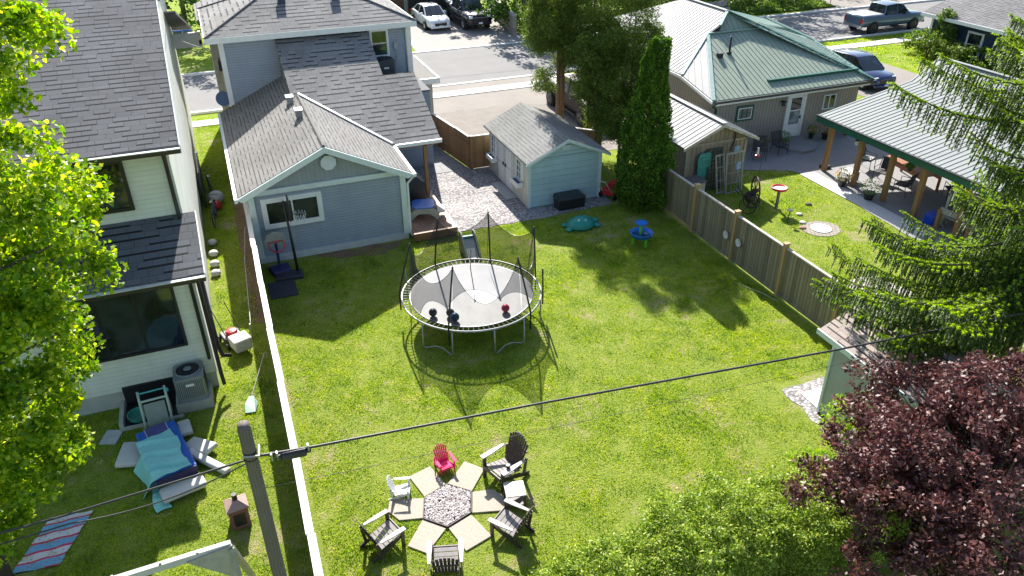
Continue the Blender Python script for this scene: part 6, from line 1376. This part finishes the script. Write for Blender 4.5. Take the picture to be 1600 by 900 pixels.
# hedge at the bottom
rg = np.random.default_rng(13); HD = thing('hedge', 'leafy green hedge running along the bottom edge towards the purple tree', 'hedge', (6.5,8.6,0))
n = 150000; u = rg.uniform(0,1,n); x = -3.3+9.0*u; th = rg.uniform(-.35,1,n)
hh = 1.12+.12*np.sin(x*1.7)+.1*np.sin(x*4.1+1)+.06*np.sin(x*9)+np.clip(x,-4,4)*.03; hw = 1.0+.1*np.sin(x*2.3)
an = rg.uniform(0,np.pi,n); rr = rg.uniform(.80,1.03,n)
y = hw*np.cos(an)*rr; z = np.where(np.sin(an)<.5, rg.uniform(0,1,n)*hh*.85, hh*(.55+.45*np.sin(an))*rr)
endf = np.clip((x+3.5)/2.2,0.12,1)**.5; z = z*endf+.03; y = y*endf + .15*np.sin(x*1.1) - .28
lump = 1+.16*np.sin(x*7+y*5)*np.sin(y*8-x*3+z*6)+.10*np.sin(x*15+z*9)*np.sin(y*13); z = z*lump; y = y*(1+.12*np.sin(x*5.3))
hole = np.sin(x*11+y*7)*np.sin(y*10-x*6+z*8) > .62; x, y, z = x[~hole], y[~hole], z[~hole]; n = len(x)
P = np.stack([x,y,z],1)+rg.normal(size=(n,3))*.06
npmesh('foliage', leaf_quads(P, rg, .068, .034, .9), 4, HEDGE, HD)
for x in np.arange(-2.2,5.6,.75): MB().tube([(x,0,0),(x+.05,.05,.55),(x-.1,-.1,1.0)],[.03,.02,.008],5).build('stem', BARK, HD)
rg = np.random.default_rng(14)
t = thing('young_spruce', 'small light green spruce sapling between hedge, purple tree and grey shed', 'tree', (10.6,9.0,0)); cl = np.concatenate([clumps((0,0,.9),(.9,.7,.5),26,rg,.3), clumps((1.0,.5,1.5),(.9,.6,.6),18,rg,.3)]); P = fill(cl, 130, .25, rg, .7)
npmesh('foliage', leaf_quads(P, rg, .10, .03, .8), 4, SPTIP, t); MB().tube([(0,0,0),(0,0,1.3)],.04,6).build('trunk', BARK, t)

# pots around the pavilion
potted((23.35,22.55,.02), 'pot with yellow and green flowering plant at the second pavilion post', kind=1, r_=.2)
potted((23.4,21.1,.02), 'black pot with a bushy light green fern at the third pavilion post', r_=.22)
potted((26.6,27.3,.02), 'pink and cream flower pot against the tan wall near the door', kind=1, r_=.2)
potted((25.75,27.35,.16), 'small dark pot with pale flowers right of the white door', kind=1, r_=.14)
potted((27.9,27.4,.02), 'dark pot with red flowers by the tan wall under the small window', kind=1, r_=.13)
potted((24.0,27.2,.02), 'brown barrel pot with a narrow evergreen left of the white door', r_=.2, pot=M('barrel_brown', (.16,.10,.06), .8))
potted((25.6,21.4,.79), 'small potted plant standing on the pavilion table', r_=.1, h_=.12)

# shrubs by the navy house and hillside trees beyond the road
def bush(name, label, loc, lobes, leaf, per, cr, m, seed, group=None, cat='shrub', stem=.8):
    rg = np.random.default_rng(seed); t = thing(name, label, cat, loc, 0, group); cl = np.concatenate([clumps(c, r_, n_, rg, .4) for c, r_, n_ in lobes]); P = fill(cl, per, cr, rg, .8)
    npmesh('foliage', leaf_quads(P, rg, leaf, leaf*.6, .7), 4, m, t)
    for k in range(3): a = k*2.1; MB().tube([(0,0,0),(.2*math.cos(a),.2*math.sin(a),stem)],[.05,.02],6).build('stem', BARK, t)
    return t
bush('garden_shrub', 'green shrub at the near corner of the navy house wall', (44.6,38.6,0), [((-1,-.4,.8),(1.2,1.0,.7),24)], .16, 60, .35, SHRUB, 61)
bush('garden_shrub', 'tall light green shrub in front of the navy wall, left of its window', (44.3,37.3,0), [((0,0,1.6),(.5,.7,1.2),26)], .16, 60, .3, SHRUB, 62)
bush('garden_shrub', 'dark low shrubs along the navy wall behind the pavilion roof', (42.9,36.9,0), [((0,0,.7),(1.1,.9,.6),24),((.3,-1.6,.7),(1.0,.9,.6),18)], .16, 60, .35, CEDAR, 63)
bush('garden_shrub', 'light leafy shrub below the navy house window', (43.9,33.9,0), [((0,0,.6),(.7,1.4,.5),24)], .16, 60, .35, SHRUB, 64)
far = [(22.5,55.5,3.2,9.5),(26,56.5,3.4,11),(29.5,55.8,3.2,10),(33.5,57.0,3.4,11.5),(24,61,3.6,11),(37.5,56.5,3.2,10),(30.5,62,3.6,12),(41.5,57.5,3.2,11),(36,63,3.8,12),(45.5,58.5,3.0,10.5),(42,66,3.8,12),(50,66,3.6,12),(57,68,4,12),(19.8,66.5,2.6,9),(-4.5,60.5,3.0,8.5),(-1.2,64.5,2.6,9),(2.2,58.5,3.0,8),(5.6,61.0,3.2,8.5)]
LB = ['leafy tree beyond the road right above the fire hydrant','leafy tree beyond the road behind the tops of the cedars','leafy tree beyond the road, between cedars and teal roof','leafy tree beyond the road above the teal roof slope','darker tree in the second row behind the hydrant','leafy tree beyond the road where the dappled shade begins','dark tree in the second row above the white metal roof ridge','leafy tree beyond the road left of the red marker','dark tree in the second row above the teal roof','leafy tree beyond the road behind the blue grey pickup','dark back row tree left of the white railing','dark back row tree behind the white railing','dark back row tree at the far right top edge','dark tree behind the black pickup at the top edge','dark tree at the top between the two houses, left side','dark tree at the top between the two houses, behind the blue bins','dark tree across the road hidden mostly behind the blue grey house','dark tree across the road behind the hip roof']
for i, (x, y, r_, h) in enumerate(far):
    rg = np.random.default_rng(100+i); t = thing('street_tree', LB[i], 'tree', (x,y,0), 0, 'trees beyond the road')
    MB().tube([(0,0,0),(.1,0,h*.4),(0,0,h*.9)], [.2,.15,.04], 8).build('trunk', BARK, t, smooth=True)
    low = i < 13 and y < 60
    cl = np.concatenate([clumps((0,0,h*.72),(r_*.85,r_*.85,h*.27),34,rg,.5), clumps((0,0,h*.42),(r_,r_,h*.2),30,rg,.4), clumps((0,.6,1.1),(r_*1.05,r_*.6,1.0),26 if low else 10,rg,.3)])
    P = fill(cl, 48, .75, rg, .8); npmesh('crown', leaf_quads(P, rg, .30, .20, .7), 4, WOODL, t)
rg = np.random.default_rng(77); n = 30000
x = rg.uniform(21.8,49,n); y = 52.2+rg.uniform(0,1,n)**1.5*3.8; z = rg.uniform(0,.55,n)*(1+.6*np.sin(x*1.3)*np.sin(y*2))
stuff(npmesh('verge_undergrowth', leaf_quads(np.stack([x,y,z*((y-51.6)/3)],1), rg, .20, .12, .9), 4, SHRUB), 'tangled green undergrowth along the far kerb', 'undergrowth')
# buildings beyond the road, fence and wall at the far driveway
t = thing('retaining_wall', 'grey timber retaining wall right of the black pickup on the far driveway', 'wall', (20.9,53.2,0), R(82)); MB().box(0,9.5,-.12,.12,0,1.35).build('wall', siding('grey_wall_planks', (.27,.24,.21), .25, False, .4, .4), t); MB().box(0,9.5,-.15,.15,1.352,1.42).build('cap', M('wall_cap', (.36,.33,.29), .8), t)
t = thing('brown_garage', 'dark brown slatted garage front behind the parked cars on the far driveway', 'garage', (17,64.5,0)); MB().box(-4.8,4.6,0,5,0,3.2).build('wall', siding('brown_planks', (.13,.075,.05), .25, False, .5, .4), t); MB().box(-1.0,3.4,-.06,-.002,0,2.4).build('door', siding('dark_door', (.035,.03,.03), .5, False, .4), t); MB().box(-1.4,-1.1,-.05,.0,0,3).build('post', GW, t); MB().slab([(-5.2,-.5,3.3),(5,-.5,3.3),(5,5.4,4.6),(-5.2,5.4,4.6)],.1).build('roof', SH_DARK, t)
t = thing('cream_house', 'cream corner of a house across the road beside the parked white sedan', 'house', (12.0,63.0,0)); MB().box(-2.2,.5,0,5,0,4.0).build('wall', siding('cream_planks', (.42,.36,.27), .2, False, .4), t); MB().slab([(-2.6,-.5,4.05),(.8,-.5,4.05),(.8,5.4,5.5),(-2.6,5.4,5.5)],.1).build('roof', SH_DARK, t); MB().box(-1.2,-.3,-.05,-.002,1.2,2.6).build('window', GLASS, t)
t = thing('white_railing', 'white wooden railing at the top edge above the blue grey pickup', 'railing', (50.0,58.5,0))
MB().box(0,9,-.03,.03,.95,1.02).box(0,9,-.03,.03,.15,.2).build('rail', WHITE, t)
mb = MB()
for k in range(60): mb.box(k*.15,k*.15+.04,-.02,.02,.2,.95)
mb.build('balusters', WHITE, t)
for k in range(6): MB().box(k*1.8-.05,k*1.8+.05,-.05,.05,0,1.12).build('post', WHITE, t)
sheet('parking_area', 46.5, 62, 51.2, 64, .012, ASPH2)
tag(MB().tube([(0,0,0),(0,0,1.5)],.03,8).prism([(.22*math.cos(math.pi/4*k+.39),-.04,1.5+.22*math.sin(math.pi/4*k+.39)) for k in range(8)],(0,.02,0)).build('red_marker', M('sign_red', (.5,.03,.02), .4)), 'small red marker on a post in the greenery beyond the road', 'marker', loc=(49.3,53.2,0))
t = thing('wooden_bench', 'grey wooden bench in the greenery across the road, just above the teal roof', 'bench', (38.5,53.6,0), R(5)); MB().box(-1,1,-.25,.25,.42,.47).build('seat', GW, t); MB().box(-1,1,.22,.27,.55,.95).build('backrest', GW, t)
for x in (-.9,.9): MB().box(x-.05,x+.05,-.25,.27,0,.42).build('leg', GW, t)

# ---------------- grass ----------------
ZONES = [(0.25,15.25,8.0,24.4,1700),(0.25,9,6.4,8.0,1200),(-8.5,-0.08,9.5,18.1,1700),(-1.3,-.1,18.1,42,700),(15.5,22.5,14.0,25.2,800),(39.3,52,41.7,42.8,120),(39.7,46,33,40.6,90),(19.8,34,41.7,42.8,60)]
pits = [HX]+SLAB+[[(11.2,24.45),(7.2,24.4),(7.2,30),(14,30),(13.8,24.4)],[(12.3,8.4),(12.25,11.3),(12.3,12.7),(14.1,12.7),(14.1,8.4)],[(17.2,15.6),(18.0,16.4),(19.2,16.3),(19.5,15.0),(19.0,14.3),(17.4,14.6)],[(-3.75,17.25),(-2.45,17.25),(-2.45,18.16),(-3.75,18.16)]]
def vin(x, y, P):
    c_ = np.zeros(len(x), bool)
    for i in range(len(P)):
        (x0,y0),(x1,y1) = P[i][:2],P[i-1][:2]
        if y0 == y1: continue
        c_ ^= ((y0>y)!=(y1>y)) & (x < (x1-x0)*(y-y0)/(y1-y0)+x0)
    return c_
rg = np.random.default_rng(101); VV = []
BARE = [(5.9,14.2,.30),(8.2,13.2,.25),(9.6,17.2,.28),(2.3,17.2,.3),(7.4,12.0,.3),(3.9,12.75,.22),(1.7,14.8,.3),(3.3,13.6,.28),(.5,14.5,.3),(.45,12.5,.25),(.5,17.5,.25),(12.0,12.4,.6),(11.8,13.6,.35),(4.6,23.7,.5),(3.0,24.0,.6),(5.0,15.3,.35),(6.6,22.3,.3),(10.9,20.6,.35),(12.4,22.2,.35),(13.9,22.6,.6),(18.0,19.2,.5),(19.0,17.9,.45),(20.6,18.6,.5),(20.9,20.6,.4),(-3.5,13.2,.3),(-1.9,16.9,.4),(-2.1,12.5,.3)]
def fnoise(x, y):
    v = np.zeros(len(x))
    for f_, a, px, py in ((.9,.5,.3,1.1),(2.1,.35,2.0,.4),(4.7,.3,.7,2.2),(9.5,.25,1.7,.9)):
        v += a*np.sin(x*f_+px+1.3*np.sin(y*f_*.8+py))*np.cos(y*f_*1.07+py+1.1*np.sin(x*f_*.7))
    return v
for x0,x1,y0_,y1_,dens in ZONES:
    n = int((x1-x0)*(y1_-y0_)*dens); x = rg.uniform(x0,x1,n); y = rg.uniform(y0_,y1_,n); f_ = fnoise(x,y)
    g_ = np.sin(x*23+2*np.sin(y*11))*np.sin(y*26+2*np.sin(x*9))+.6*np.sin(x*51+y*13)*np.sin(y*47-x*17)
    f_ = f_+.35*g_
    keep = rg.uniform(0,1,n) < np.clip(.70+f_*.62,.06,1)
    for bx_,by_,br_ in BARE: keep &= rg.uniform(0,1,n) > .93*np.exp(-((x-bx_)**2+(y-by_)**2)/(br_*br_))
    for P_ in pits: keep &= ~vin(x,y,P_)
    keep &= ~(((x-19.9)**2/.53+(y-19.7)**2/.40) < 1)
    x, y, f_ = x[keep], y[keep], f_[keep]; n = len(x)
    big = 1.0 if dens > 500 else 2.5
    h = rg.uniform(.022,.048,n)*np.clip(1+.45*f_,.4,2)*(1.0 if big==1 else 2); w_ = rg.uniform(.006,.012,n)*big*(1.4 if dens<900 else 1); an = rg.uniform(0,2*np.pi,n); lx, ly = rg.normal(size=n)*.028, rg.normal(size=n)*.028
    b_ = np.stack([x,y,np.zeros(n)],1); s_ = np.stack([np.cos(an)*w_,np.sin(an)*w_,np.zeros(n)],1); tp = b_+np.stack([lx,ly,h],1)
    VV.append(np.stack([b_-s_,b_+s_,tp],1).reshape(-1,3))
GRB = leafmat('grass_blades', [(.15,(.045,.115,.007)),(.4,(.16,.28,.012)),(.65,(.34,.43,.022)),(.88,(.50,.52,.08)),(1,(.64,.58,.26))], .45, .25, .6, 2.0, 1.1)
stuff(npmesh('grass', np.concatenate(VV), 3, GRB), 'short mown green grass of the lawns', 'grass')
